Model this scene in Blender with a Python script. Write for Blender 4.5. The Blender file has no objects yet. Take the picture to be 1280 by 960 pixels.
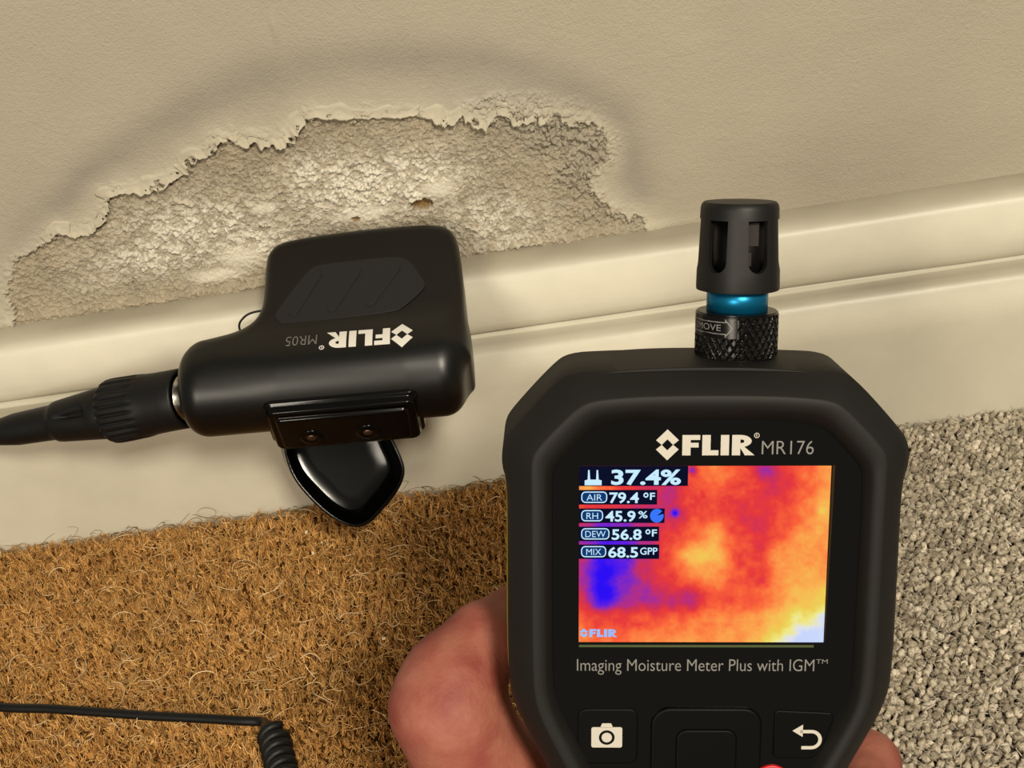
import bpy, bmesh, math, random
import numpy as np
from mathutils import Matrix, Vector

S = bpy.context.scene
COL = S.collection
F = 1650.0                      # focal length in pixels of the 1280x960 frame

# ------------------------------------------------------------------ camera
CAM = np.array([0.0, -0.48558008, 0.37938553])
CW = np.array([[0.98754569, 0.14124278, 0.06931079],
               [-0.02526702, 0.57719623, -0.81621449],
               [-0.15529033, 0.80429782, 0.57357644]])   # columns: right, up, back
cd = bpy.data.cameras.new('camera')
cam = bpy.data.objects.new('camera', cd); COL.objects.link(cam)
cd.sensor_fit = 'HORIZONTAL'; cd.sensor_width = 36.0; cd.lens = F / 1280 * 36.0
cd.clip_start = 0.01; cd.clip_end = 50
mw = Matrix.Identity(4)
for i in range(3):
    for j in range(3): mw[i][j] = CW[i, j]
    mw[i][3] = CAM[i]
cam.matrix_world = mw
S.camera = cam

# ------------------------------------------------------------------ light
S.view_settings.view_transform = 'Standard'
S.view_settings.look = 'None'
S.view_settings.exposure = 0.0
S.view_settings.gamma = 1.0
S.view_settings.use_curve_mapping = False
wd = bpy.data.worlds.new('room_light'); S.world = wd; wd.use_nodes = True
bg = wd.node_tree.nodes['Background']
bg.inputs[0].default_value = (1.0, 0.92, 0.78, 1); bg.inputs[1].default_value = 0.175

def area(name, loc, target, size, power, color, size_y=None):
    ld = bpy.data.lights.new(name, 'AREA'); ld.energy = power; ld.color = color
    ld.shape = 'RECTANGLE'; ld.size = size; ld.size_y = size_y or size
    o = bpy.data.objects.new(name, ld); COL.objects.link(o)
    o.location = loc
    o.rotation_euler = (Vector(target) - Vector(loc)).to_track_quat('-Z', 'Y').to_euler()
    return o
area('ceiling_lamp', (0.62, -1.70, 1.62), (-0.08, 0, 0.08), 0.32, 47, (1.0, 0.91, 0.74))
area('far_lamp', (-0.8, -2.3, 1.0), (-0.05, -0.1, 0.05), 0.6, 23, (1.0, 0.90, 0.73))

# ------------------------------------------------------------------ numeric helpers
rng = np.random.default_rng(7)
def hash_lat(seed, n=256):
    return np.random.default_rng(seed).random((n, n))
def vnoise(x, y, seed=0):
    L = hash_lat(seed); n = L.shape[0]
    xi = np.floor(x).astype(int); yi = np.floor(y).astype(int)
    fx = x - xi; fy = y - yi
    fx = fx*fx*(3-2*fx); fy = fy*fy*(3-2*fy)
    a = L[xi % n, yi % n]; b = L[(xi+1) % n, yi % n]; c = L[xi % n, (yi+1) % n]; d = L[(xi+1) % n, (yi+1) % n]
    return (a*(1-fx)+b*fx)*(1-fy)+(c*(1-fx)+d*fx)*fy
def fbm(x, y, seed=0, octv=4, gain=.5):
    s = 0; a = 1; t = 0
    for k in range(octv):
        s = s + a*vnoise(x*2**k+17.3*k, y*2**k+5.1*k, seed+k); t += a; a *= gain
    return s/t
def seg_dist(P, A, B):
    d = B-A; t = np.clip(((P-A)@d)/(d@d+1e-18), 0, 1)
    return np.linalg.norm(P-(A+t[:, None]*d), axis=1)
def poly_dist(P, pts, closed=True):
    pts = np.asarray(pts, float); n = len(pts); out = np.full(len(P), 1e9)
    for i in range(n if closed else n-1):
        out = np.minimum(out, seg_dist(P, pts[i], pts[(i+1) % n]))
    return out
def inside(P, pts):
    pts = np.asarray(pts, float); n = len(pts); r = np.zeros(len(P), bool)
    for i in range(n):
        a = pts[i]; b = pts[(i+1) % n]
        if a[1] == b[1]: continue
        c = ((a[1] > P[:, 1]) != (b[1] > P[:, 1])) & (P[:, 0] < (b[0]-a[0])*(P[:, 1]-a[1])/(b[1]-a[1])+a[0])
        r ^= c
    return r
def sdf_poly(P, pts):
    d = poly_dist(P, pts); return np.where(inside(P, pts), -d, d)
def smin(a, b, k):
    h = np.clip(.5+.5*(b-a)/k, 0, 1)
    return b*(1-h)+a*h-k*h*(1-h)
def sstep(a, b, x):
    t = np.clip((x-a)/(b-a), 0, 1); return t*t*(3-2*t)
def world_ray(px, py):
    return -CW[:, 2] + CW[:, 0]*(px-640)/F + CW[:, 1]*(480-py)/F
def on_plane(px, py, ax, val):      # point of a real plane (floor, wall, skirting)
    d = world_ray(px, py); return CAM + (val-CAM[ax])/d[ax]*d
def at_depth(px, py, D):
    return CAM + world_ray(px, py)*D
def srgb(r, g, b):
    f = lambda c: (c/255)/12.92 if c/255 <= .04045 else ((c/255+.055)/1.055)**2.4
    return (f(r), f(g), f(b), 1)

# ------------------------------------------------------------------ object helpers
def mesh_obj(name, verts, faces, mat=None, parent=None, smooth=True):
    me = bpy.data.meshes.new(name)
    me.from_pydata([tuple(v) for v in verts], [], [tuple(f) for f in faces])
    me.update()
    if smooth: me.shade_smooth()
    o = bpy.data.objects.new(name, me); COL.objects.link(o)
    if mat: me.materials.append(mat)
    if parent: o.parent = parent
    return o
def fast_mesh(name, V, Fc, mat=None, parent=None, smooth=True):
    """V (n,3) float, Fc (m,k) int with k constant"""
    me = bpy.data.meshes.new(name); m, k = Fc.shape
    me.vertices.add(len(V)); me.vertices.foreach_set('co', np.ascontiguousarray(V, np.float32).ravel())
    me.loops.add(m*k); me.loops.foreach_set('vertex_index', np.ascontiguousarray(Fc, np.int32).ravel())
    me.polygons.add(m); me.polygons.foreach_set('loop_start', np.arange(0, m*k, k, dtype=np.int32))
    me.update(calc_edges=True)
    if smooth: me.shade_smooth()
    o = bpy.data.objects.new(name, me); COL.objects.link(o)
    if mat: me.materials.append(mat)
    if parent: o.parent = parent
    return o
def set_col(o, name, C):
    a = o.data.color_attributes.new(name, 'FLOAT_COLOR', 'POINT')
    C = np.asarray(C, np.float32)
    if C.shape[1] == 3: C = np.hstack([C, np.ones((len(C), 1), np.float32)])
    a.data.foreach_set('color', C.ravel())
def bm_obj(name, bm, mat, parent=None, smooth=True, bevel=None, seg=2, angle=40):
    me = bpy.data.meshes.new(name); bmesh.ops.recalc_face_normals(bm, faces=bm.faces[:]); bm.to_mesh(me); bm.free()
    if smooth: me.shade_smooth()
    o = bpy.data.objects.new(name, me); COL.objects.link(o)
    if mat: me.materials.append(mat)
    if parent: o.parent = parent
    if bevel: bev(o, bevel, seg, angle)
    return o
def bev(o, w, seg=2, angle=40):
    m = o.modifiers.new('bevel', 'BEVEL'); m.width = w; m.segments = seg; m.limit_method = 'ANGLE'
    m.angle_limit = math.radians(angle); m.harden_normals = True
def bake(o):
    dg = bpy.context.evaluated_depsgraph_get(); dg.update()
    me = bpy.data.meshes.new_from_object(o.evaluated_get(dg))
    o.modifiers.clear(); o.data = me
def empty(name, M=None, label=None, cat=None, group=None):
    o = bpy.data.objects.new(name, None); COL.objects.link(o); o.empty_display_size = .01
    if M is not None: o.matrix_world = M
    tag(o, label, cat, group); return o
def tag(o, label=None, cat=None, group=None, kind=None):
    if label: o['label'] = label
    if cat: o['category'] = cat
    if group: o['group'] = group
    if kind: o['kind'] = kind
    return o
def prism(name, pts, z0, z1, mat, parent, bevel=None, seg=2, smooth=True):
    bm = bmesh.new(); n = len(pts)
    a = [bm.verts.new((p[0], p[1], z0)) for p in pts]; b = [bm.verts.new((p[0], p[1], z1)) for p in pts]
    bm.faces.new(a[::-1]); bm.faces.new(b)
    for i in range(n): bm.faces.new((a[i], a[(i+1) % n], b[(i+1) % n], b[i]))
    return bm_obj(name, bm, mat, parent, smooth, bevel, seg)
def loft(name, loops, mat, parent, cap0=True, cap1=True, smooth=True, bevel=None, angle=30):
    V = []; Fc = []; n = len(loops[0])
    for L in loops: V += [tuple(p) for p in L]
    for k in range(len(loops)-1):
        for i in range(n):
            j = (i+1) % n; Fc.append((k*n+i, k*n+j, (k+1)*n+j, (k+1)*n+i))
    if cap0: Fc.append(tuple(range(n-1, -1, -1)))
    if cap1: Fc.append(tuple((len(loops)-1)*n+i for i in range(n)))
    bm = bmesh.new(); vs = [bm.verts.new(v) for v in V]
    for f in Fc: bm.faces.new([vs[i] for i in f])
    o = bm_obj(name, bm, mat, parent, smooth)
    if bevel: bev(o, bevel, 2, angle)
    return o
def chaikin(P, it=2, closed=True):
    P = np.asarray(P, float)
    for _ in range(it):
        Q = np.roll(P, -1, axis=0)
        P = np.stack([P*.75+Q*.25, P*.25+Q*.75], 1).reshape(-1, P.shape[1])
    return P
def catmull(P, n=8):
    P = np.asarray(P, float); P = np.vstack([2*P[0]-P[1], P, 2*P[-1]-P[-2]]); out = []
    for i in range(1, len(P)-2):
        for t in np.linspace(0, 1, n, endpoint=False):
            p0, p1, p2, p3 = P[i-1:i+3]
            out.append(.5*((2*p1)+(-p0+p2)*t+(2*p0-5*p1+4*p2-p3)*t*t+(-p0+3*p1-3*p2+p3)*t**3))
    out.append(P[-2]); return np.array(out)
def tube(name, path, rad, mat, parent, n=16, cap=True):
    path = np.asarray(path, float); m = len(path)
    rad = np.broadcast_to(rad, (m,)) if np.ndim(rad) < 1 else np.asarray(rad)
    T = np.gradient(path, axis=0); T /= np.linalg.norm(T, axis=1)[:, None]
    up = np.array([0, 0, 1.]) if abs(T[0][2]) < .9 else np.array([1., 0, 0])
    N = np.cross(T[0], up); N /= np.linalg.norm(N); V = []
    a = np.linspace(0, 2*np.pi, n, endpoint=False)
    for i in range(m):
        N = N-T[i]*(N@T[i]); N /= np.linalg.norm(N); B = np.cross(T[i], N)
        V.append(path[i]+rad[i]*(np.cos(a)[:, None]*N+np.sin(a)[:, None]*B))
    V = np.vstack(V); Fc = []
    for i in range(m-1):
        for j in range(n):
            k = (j+1) % n; Fc.append((i*n+j, i*n+k, (i+1)*n+k, (i+1)*n+j))
    if cap: Fc.append(tuple(range(n-1, -1, -1))); Fc.append(tuple((m-1)*n+j for j in range(n)))
    return mesh_obj(name, V, Fc, mat, parent)
def lathe(name, prof, mat, parent, n=64, axis='z', mod=None, origin=(0, 0, 0), cap=True):
    """prof: list of (r, h). mod(h_index, angle)->radius multiplier"""
    V = []; Fc = []; m = len(prof)
    for i, (r, h) in enumerate(prof):
        for j in range(n):
            a = 2*math.pi*j/n; rr = r*(mod(i, a) if mod else 1)
            p = (rr*math.cos(a), rr*math.sin(a), h)
            if axis == 'y': p = (p[0], h, -p[1])
            if axis == 'x': p = (h, p[0], p[1])
            V.append((p[0]+origin[0], p[1]+origin[1], p[2]+origin[2]))
    for i in range(m-1):
        for j in range(n):
            k = (j+1) % n; Fc.append((i*n+j, i*n+k, (i+1)*n+k, (i+1)*n+j))
    if cap: Fc.append(tuple(range(n-1, -1, -1))); Fc.append(tuple((m-1)*n+j for j in range(n)))
    bm = bmesh.new(); vs = [bm.verts.new(v) for v in V]
    for f in Fc: bm.faces.new([vs[i] for i in f])
    return bm_obj(name, bm, mat, parent)
def rrect(x0, x1, y0, y1, r, n=5):
    P = []
    for cx, cy, a0 in ((x1-r, y1-r, 0), (x0+r, y1-r, 90), (x0+r, y0+r, 180), (x1-r, y0+r, 270)):
        for k in range(n+1):
            a = math.radians(a0+90*k/n); P.append((cx+r*math.cos(a), cy+r*math.sin(a)))
    return P
def circ(cx, cy, r, n=32):
    return [(cx+r*math.cos(2*math.pi*k/n), cy+r*math.sin(2*math.pi*k/n)) for k in range(n)]
def flat_shape(name, loops, z, mat, parent, ext=.00006):
    """filled 2D outlines with holes, as thin real relief print"""
    cu = bpy.data.curves.new(name, 'CURVE'); cu.dimensions = '2D'; cu.fill_mode = 'BOTH'; cu.extrude = ext
    for L in loops:
        sp = cu.splines.new('POLY'); sp.points.add(len(L)-1); sp.use_cyclic_u = True
        for i, p in enumerate(L): sp.points[i].co = (p[0], p[1], 0, 1)
    t = bpy.data.objects.new(name, cu); COL.objects.link(t)
    dg = bpy.context.evaluated_depsgraph_get(); dg.update()
    me = bpy.data.meshes.new_from_object(t.evaluated_get(dg)); bpy.data.objects.remove(t); bpy.data.curves.remove(cu)
    me.transform(Matrix.Translation((0, 0, z))); me.materials.clear(); me.materials.append(mat); me.name = name
    o = bpy.data.objects.new(name, me); COL.objects.link(o)
    if parent: o.parent = parent
    return o
def text_mesh(s, box, mat, name, parent, z=0, ext=.00005, bold=0.0, rot180=False):
    """text fitted into box (x0, x1, y0, y1)"""
    cu = bpy.data.curves.new(name, 'FONT'); cu.body = s; cu.size = 1; cu.offset = bold; cu.resolution_u = 4
    t = bpy.data.objects.new(name, cu); COL.objects.link(t)
    dg = bpy.context.evaluated_depsgraph_get(); dg.update()
    me = bpy.data.meshes.new_from_object(t.evaluated_get(dg)); bpy.data.objects.remove(t); bpy.data.curves.remove(cu)
    n = len(me.vertices); co = np.zeros(n*3, np.float32); me.vertices.foreach_get('co', co); co = co.reshape(-1, 3)
    lo = co.min(0); hi = co.max(0); x0, x1, y0, y1 = box
    u = (co[:, 0]-lo[0])/(hi[0]-lo[0]); v = (co[:, 1]-lo[1])/(hi[1]-lo[1])
    if rot180: u = 1-u; v = 1-v
    co[:, 0] = x0+u*(x1-x0); co[:, 1] = y0+v*(y1-y0); co[:, 2] = z+ext
    me.vertices.foreach_set('co', co.ravel()); me.update(); me.materials.clear(); me.materials.append(mat); me.name = name
    o = bpy.data.objects.new(name, me); COL.objects.link(o)
    if parent: o.parent = parent
    return o
def join_into(name, objs, parent):
    """join several freshly made meshes into one printed part"""
    bm = bmesh.new(); mats = []
    for o in objs:
        k = len(bm.faces); bm.from_mesh(o.data); bm.faces.ensure_lookup_table()
        m = o.data.materials[0]
        if m not in mats: mats.append(m)
        for f in bm.faces[k:]: f.material_index = mats.index(m)
    me = bpy.data.meshes.new(name); bm.to_mesh(me); bm.free()
    for m in mats: me.materials.append(m)
    r = bpy.data.objects.new(name, me); COL.objects.link(r); r.parent = parent
    for o in objs: bpy.data.objects.remove(o)
    return r
def surface_nets(f, lo, hi, h, newton=2):
    """mesh of f(P)=0 sampled on a grid; one vertex per crossing cell"""
    lo = np.array(lo, float); n = np.ceil((np.array(hi)-lo)/h).astype(int)+1
    ax = [lo[i]+h*np.arange(n[i]) for i in range(3)]
    G = np.stack(np.meshgrid(*ax, indexing='ij'), -1).reshape(-1, 3)
    D = f(G).reshape(n)
    acc = np.zeros((n[0]-1, n[1]-1, n[2]-1, 3)); cnt = np.zeros((n[0]-1, n[1]-1, n[2]-1))
    cs = [n[0]-1, n[1]-1, n[2]-1]
    for a in range(3):
        b, c = (a+1) % 3, (a+2) % 3
        for ob in (0, 1):
            for oc in (0, 1):
                s0 = [None]*3; s1 = [None]*3
                s0[a] = slice(0, cs[a]); s1[a] = slice(1, cs[a]+1)
                s0[b] = s1[b] = slice(ob, ob+cs[b]); s0[c] = s1[c] = slice(oc, oc+cs[c])
                d0 = D[tuple(s0)]; d1 = D[tuple(s1)]; m = (d0 < 0) != (d1 < 0)
                t = np.where(m, d0/np.where(m, d0-d1, 1), 0)
                acc[..., a] += np.where(m, t, 0); acc[..., b] += np.where(m, ob, 0); acc[..., c] += np.where(m, oc, 0); cnt += m
    act = cnt > 0; idx = -np.ones(cs, int); idx[act] = np.arange(act.sum())
    cell = np.argwhere(act); V = lo+h*(cell+acc[act]/cnt[act][:, None])
    Q = []
    for a in range(3):
        b, c = (a+1) % 3, (a+2) % 3
        s0 = [slice(1, n[i]-1) for i in range(3)]; s1 = list(s0)
        s0[a] = slice(0, n[a]-1); s1[a] = slice(1, n[a])
        d0 = D[tuple(s0)]; d1 = D[tuple(s1)]; m = (d0 < 0) != (d1 < 0)
        w = np.argwhere(m); neg = (d0 < 0)[m]
        o = np.zeros(3, int); o[b] = 1; o[c] = 1; w = w+o
        def ix(db, dc):
            q = w.copy(); q[:, b] -= db; q[:, c] -= dc; return idx[q[:, 0], q[:, 1], q[:, 2]]
        q = np.stack([ix(1, 1), ix(0, 1), ix(0, 0), ix(1, 0)], 1)
        q[~neg] = q[~neg][:, ::-1]; Q.append(q)
    Q = np.vstack(Q); Q = Q[(Q >= 0).all(1)]
    e = h*.25
    for _ in range(newton):
        d = f(V); g = np.stack([f(V+e*np.eye(3)[i])-f(V-e*np.eye(3)[i]) for i in range(3)], 1)/(2*e)
        V = V-np.clip(d, -h*.6, h*.6)[:, None]*g/np.maximum((g*g).sum(1), .2)[:, None]
    return V, Q

# ------------------------------------------------------------------ materials
def mat(name, col=(.5, .5, .5, 1), rough=.5, metal=0, spec=.5, coat=0, attr=None, noise=None, bump=None, sss=0, emit=None, coat_rough=.05):
    """noise: (scale, amount) albedo variation; bump: list of (scale, strength, distance)"""
    m = bpy.data.materials.new(name); m.use_nodes = True; nt = m.node_tree; N = nt.nodes; L = nt.links
    b = N['Principled BSDF']
    b.inputs['Base Color'].default_value = col; b.inputs['Roughness'].default_value = rough
    b.inputs['Metallic'].default_value = metal; b.inputs['Specular IOR Level'].default_value = spec
    b.inputs['Coat Weight'].default_value = coat; b.inputs['Coat Roughness'].default_value = coat_rough
    tc = N.new('ShaderNodeTexCoord')
    src = None
    if attr:
        a = N.new('ShaderNodeAttribute'); a.attribute_name = attr; src = a.outputs['Color']
    if noise:
        t = N.new('ShaderNodeTexNoise'); t.inputs['Scale'].default_value = noise[0]; t.inputs['Detail'].default_value = 6
        L.new(tc.outputs['Object'], t.inputs['Vector'])
        mx = N.new('ShaderNodeMix'); mx.data_type = 'RGBA'; mx.blend_type = 'MULTIPLY'
        r = N.new('ShaderNodeMapRange'); r.inputs['From Min'].default_value = .3; r.inputs['From Max'].default_value = .7
        r.inputs['To Min'].default_value = 1-noise[1]; r.inputs['To Max'].default_value = 1+noise[1]
        L.new(t.outputs['Fac'], r.inputs['Value']); mx.inputs['Factor'].default_value = 1
        if src: L.new(src, mx.inputs[6])
        else: mx.inputs[6].default_value = col
        L.new(r.outputs['Result'], mx.inputs[7]); src = mx.outputs[2]
    if src: L.new(src, b.inputs['Base Color'])
    if bump:
        prev = None
        for sc, st, dist in bump:
            t = N.new('ShaderNodeTexNoise'); t.inputs['Scale'].default_value = sc; t.inputs['Detail'].default_value = 4
            L.new(tc.outputs['Object'], t.inputs['Vector'])
            bp = N.new('ShaderNodeBump'); bp.inputs['Strength'].default_value = st; bp.inputs['Distance'].default_value = dist
            L.new(t.outputs['Fac'], bp.inputs['Height'])
            if prev: L.new(prev, bp.inputs['Normal'])
            prev = bp.outputs['Normal']
        L.new(prev, b.inputs['Normal'])
    if sss:
        b.inputs['Subsurface Weight'].default_value = sss; b.inputs['Subsurface Radius'].default_value = (.9, .35, .2)
        b.inputs['Subsurface Scale'].default_value = .004
    if emit:
        b.inputs['Emission Color'].default_value = emit[0]; b.inputs['Emission Strength'].default_value = emit[1]
    return m
def emit_mat(name, col=None, strength=1.0, attr=None):
    m = bpy.data.materials.new(name); m.use_nodes = True; nt = m.node_tree; nt.nodes.clear()
    o = nt.nodes.new('ShaderNodeOutputMaterial'); e = nt.nodes.new('ShaderNodeEmission'); e.inputs['Strength'].default_value = strength
    if attr:
        a = nt.nodes.new('ShaderNodeAttribute'); a.attribute_name = attr; nt.links.new(a.outputs['Color'], e.inputs['Color'])
    else: e.inputs['Color'].default_value = col
    nt.links.new(e.outputs[0], o.inputs['Surface']); return m

M_wall = mat('wall_paint', attr='albedo', rough=.62, spec=.35, bump=[(1500, .6, .0004), (500, .45, .0006)], noise=(25, .03))
M_skirt = mat('skirting_gloss_paint', attr='albedo', rough=.42, spec=.45, noise=(40, .045), bump=[(60, .12, .002), (900, .12, .0004)])
M_floor = mat('floorboard', srgb(90, 70, 50), rough=.9)
M_coir = mat('coir_fibre', attr='albedo', rough=.85, spec=.2)
M_coirbase = mat('coir_backing', srgb(78, 50, 22), rough=1, spec=.05, noise=(300, .4))
M_carpet = mat('carpet_wool', attr='albedo', rough=.95, spec=.1, noise=(1500, .25), bump=[(2500, .6, .0006)])
M_carpetbase = mat('carpet_backing', srgb(84, 76, 64), rough=1, spec=.05)
M_rubber = mat('meter_rubber', srgb(24, 23, 21), rough=.6, spec=.3, bump=[(2500, .12, .0001)])
M_plastic = mat('probe_plastic', srgb(7, 7, 6), rough=.36, spec=.45, bump=[(3500, .1, .0001)])
M_pad = mat('probe_soft_grip', srgb(27, 27, 27), rough=.7, spec=.35)
M_gloss = mat('glossy_black_plastic', srgb(4, 4, 4), rough=.16, spec=.3)
M_glass = mat('display_glass', srgb(5, 5, 5), rough=.06, spec=.5)
M_key = mat('keypad_rubber', srgb(5, 5, 5), rough=.5, spec=.12)
M_yellow = mat('housing_yellow', srgb(150, 135, 45), rough=.5)
M_red = mat('red_button', srgb(190, 20, 25), rough=.4)
M_white = mat('white_print', srgb(222, 218, 210), rough=.5)
M_whitedim = mat('silver_print', srgb(196, 190, 178), rough=.5)
M_grey = mat('grey_print', srgb(126, 124, 120), rough=.5)
M_greydim = mat('dim_grey_print', srgb(105, 104, 101), rough=.5)
M_blue = mat('blue_anodised', srgb(16, 120, 165), rough=.36, metal=.75, spec=.5)
M_knurl = mat('black_anodised', srgb(24, 22, 21), rough=.25, metal=.6, spec=.6)
M_guard = mat('guard_plastic', srgb(22, 21, 20), rough=.5, spec=.35)
M_steel = mat('bright_steel', srgb(200, 195, 185), rough=.2, metal=1)
M_cable = mat('cable_rubber', srgb(12, 12, 13), rough=.5, spec=.35, bump=[(1200, .15, .0002)])
M_core = mat('sensor_chip', srgb(52, 46, 44), rough=.4)
M_hole = mat('raw_plaster_hole', srgb(150, 112, 62), rough=.95)
M_crumb = mat('plaster_crumb', srgb(225, 205, 170), rough=.9)

# ------------------------------------------------------------------ wall with damp damage
def wp(px, py):
    q = on_plane(px, py, 1, 0.0); return (q[0], q[2])
edge_px = [(8, 372), (10, 352), (27, 327), (58, 302), (74, 287), (91, 292), (113, 285), (132, 268), (136, 244), (151, 237), (179, 237), (213, 225), (232, 213),
           (237, 199), (261, 191), (275, 172), (289, 170), (302, 178), (318, 172), (345, 176), (368, 162), (381, 148), (395, 143), (440, 146), (469, 145), (524, 142),
           (548, 147), (565, 150), (579, 142), (606, 154), (622, 140), (650, 146), (690, 150), (735, 158), (758, 176), (757, 200), (738, 220), (748, 250), (790, 272), (815, 288)]
low_px = [(815, 310), (700, 330), (580, 355), (300, 395), (120, 425), (20, 420)]
edge = np.array([wp(*q) for q in edge_px]); regn = np.array([wp(*q) for q in edge_px+low_px])
def dense(P, step):
    out = []
    for a, b in zip(P[:-1], P[1:]):
        n = max(1, int(np.linalg.norm(b-a)/step)); out += [a+(b-a)*k/n for k in range(n)]
    return np.array(out+[P[-1]])
fx0, fx1, fz0, fz1 = -.268, .045, .100, .196
xs = np.concatenate([np.arange(-.42, fx0, .006), np.arange(fx0, fx1, .00042), np.arange(fx1, .36, .004)])
zs = np.concatenate([[0.03, .06, .09], np.arange(fz0, fz1, .00042), np.arange(fz1, .40, .004)])
XX, ZZ = np.meshgrid(xs, zs, indexing='ij'); P2 = np.stack([XX.ravel(), ZZ.ravel()], 1)
X, Z = P2[:, 0], P2[:, 1]
sd = np.full(len(P2), .05); near = (X > -.30) & (X < .08) & (Z < .24)
sd[near] = sdf_poly(P2[near], regn)                      # negative inside the bare patch
rag = (fbm(X*170, Z*170, 3, 4, .6)-.5)*.0085 + (fbm(X*900, Z*900, 9, 3, .8)-.5)*.0042
qright = sstep(-.03, -.012, X)                           # right end: paint crumbles instead of peeling
sde = sd+rag
bare = 1-sstep(-.0003, .0003, sde)
# tide mark
tide_px = [(20, 345), (34, 300), (103, 222), (172, 172), (241, 133), (309, 101), (378, 82), (440, 75), (540, 73), (620, 80), (700, 103), (765, 140), (788, 185), (800, 235)]
tide = dense(np.array([wp(*q) for q in tide_px]), .01)
td = np.full(len(P2), .2); td[near] = poly_dist(P2[near], tide, closed=False)
tide_w = .0075*(.7+.6*vnoise(X*30, Z*30, 21))
tidem = np.exp(-(td/tide_w)**2)*(.55+.5*fbm(X*60, Z*60, 22, 3))
blister = (1-bare)*(1-sstep(.0, .014, sd))               # lifting, flaking band round the patch
# surface height (metres, towards the room)
h = (fbm(X*30, Z*30, 1, 3)-.5)*.0010 + (fbm(X*250, Z*250, 5, 2)-.5)*.00016
h += .0012*np.exp(-(((X-wp(343, 36)[0])/.0012)**2+((Z-wp(343, 36)[1])/.0010)**2))
h += blister*(.0003+.0008*np.clip(1-sde/.006, 0, 1)**2+.0022*np.clip(fbm(X*260, Z*260, 31, 3)-.56, 0, 1)*(1-sstep(0, .01, sd)))
saltc = np.zeros(len(P2))
for px, py, rx, rz, w in ((470, 235, 110, 45, 1.0), (540, 225, 60, 40, .7), (250, 285, 110, 42, .75), (200, 320, 90, 30, .8), (620, 275, 70, 38, .65), (400, 220, 50, 30, .8), (320, 300, 60, 35, .7), (130, 350, 60, 20, .35), (640, 300, 60, 20, .5)):
    c = wp(px, py); k = 3.0e3
    saltc = np.maximum(saltc, w*np.exp(-(((X-c[0])/(rx/k))**2+((Z-c[1])/(rz/k))**2)))
smooth_p = np.zeros(len(P2))
for px, py, rx, rz in ((300, 322, 34, 16), (548, 238, 26, 16), (455, 268, 45, 11), (270, 345, 40, 10), (330, 262, 20, 8)):
    c = wp(px, py); smooth_p = np.maximum(smooth_p, np.exp(-((((X-c[0])/(rx/3e3))**2+((Z-c[1])/(rz/3e3))**2)**1.5)))
gr1 = fbm(X*850, Z*850, 41, 2, .8); gr2 = fbm(X*420, Z*420, 44, 3, .75); gr3 = fbm(X*120, Z*120, 47, 2)
gran = sstep(.5, .72, gr2)
hb = -.0010 + (gr1-.5)*.0021*(1-.75*smooth_p) + (gr3-.5)*.0007
hb += saltc*(1-smooth_p)*(gran*.0019+sstep(.35, .8, gr3)*.0005)
hb += smooth_p*.0008
hb += qright*sstep(.02, .0, -sd)*sstep(.5, .66, gr2)*.0018     # crumbling paint bits at the right end
crum = np.zeros(len(P2))
for px, py, rx, rz in ((650, 140, 42, 22), (690, 165, 50, 35), (735, 185, 32, 34), (722, 215, 30, 20), (615, 130, 30, 12)):
    c = wp(px, py); crum = np.maximum(crum, np.exp(-((((X-c[0])/(rx/3e3))**2+((Z-c[1])/(rz/3e3))**2)**1.4)))
gr4 = fbm(X*520, Z*520, 52, 3, .8)
crumh = crum*sstep(.44, .62, gr4)*.0015*(.5+gr3)
h = h+crumh*(.8+.4*gr1); hb = hb+crumh
fade = sstep(-.022, 0, sd)*sstep(-.005, .03, X)            # texture dies away to the lower right
hb = hb*(1-fade*.5)
# holes
def hole(px, py, rx, rz, depth, seed):
    global hb, holem
    c = wp(px, py); q = ((X-c[0])/(rx/3e3))**2+((Z-c[1])/(rz/3e3))**2
    q = q*(1+.9*(vnoise(X*1500, Z*1500, seed)-.5)); m = 1-sstep(.75, 1.1, q)
    hb = hb*(1-m)-depth*m; holem = np.maximum(holem, m)
holem = np.zeros(len(P2))
hole(527, 257, 14, 8, .0045, 61); hole(445, 275, 5, 4, .002, 62); hole(655, 312, 24, 4, .003, 63); hole(620, 318, 14, 3, .002, 64)
H = np.where(bare > .5, hb, h)
H = np.where(bare > .5, H, H)
# plaster lip over the skirting
lip = np.exp(-((Z-.1075)/.0022)**2)*(.0006+.0016*fbm(X*60, Z*60, 71, 3))*sstep(.06, .0, X)
H = H+lip
# colour (albedo of paint, bare plaster, salts, tide stain)
paint = np.array([.415, .368, .282]); plast = np.array([.41, .345, .245]); salt = np.array([.86, .80, .67])
stain = np.array([.285, .258, .215]); pale = np.array([.50, .45, .345]); ochre = np.array([.26, .155, .055])
Cc = paint[None]*(1+.10*(fbm(X*9, Z*9, 81, 3)-.5))[:, None]
Cc = Cc*(1-(.9*tidem)[:, None])+stain[None]*(.9*tidem)[:, None]
lighten = (1-bare)*(1-sstep(.0, .013, sd))*.75
Cc = Cc*(1-lighten[:, None])+pale[None]*lighten[:, None]
grey = np.exp(-(((X-wp(610, 120)[0])/.025)**2+((Z-wp(610, 120)[1])/.010)**2))*.5
Cc = Cc*(1-grey[:, None])+np.array([.40, .37, .31])[None]*grey[:, None]
Cb = plast[None]*(1+.6*(gr1-.5)+.3*(gr3-.5))[:, None]
sm = np.clip(saltc*sstep(.40, .60, gr2)*1.05+.30*saltc, 0, 1)
sm = np.maximum(sm, smooth_p*.72)
Cb = Cb*(1-sm[:, None])+salt[None]*sm[:, None]
bits = qright*sstep(.024, .0, -sd)*sstep(.5, .62, gr2)*.8
Cb = Cb*(1-bits[:, None])+paint[None]*1.12*bits[:, None]
fadec = np.clip(np.maximum(fade*.8, crum*1.1), 0, 1); Cb = Cb*(1-fadec[:, None])+paint[None]*fadec[:, None]
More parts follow.
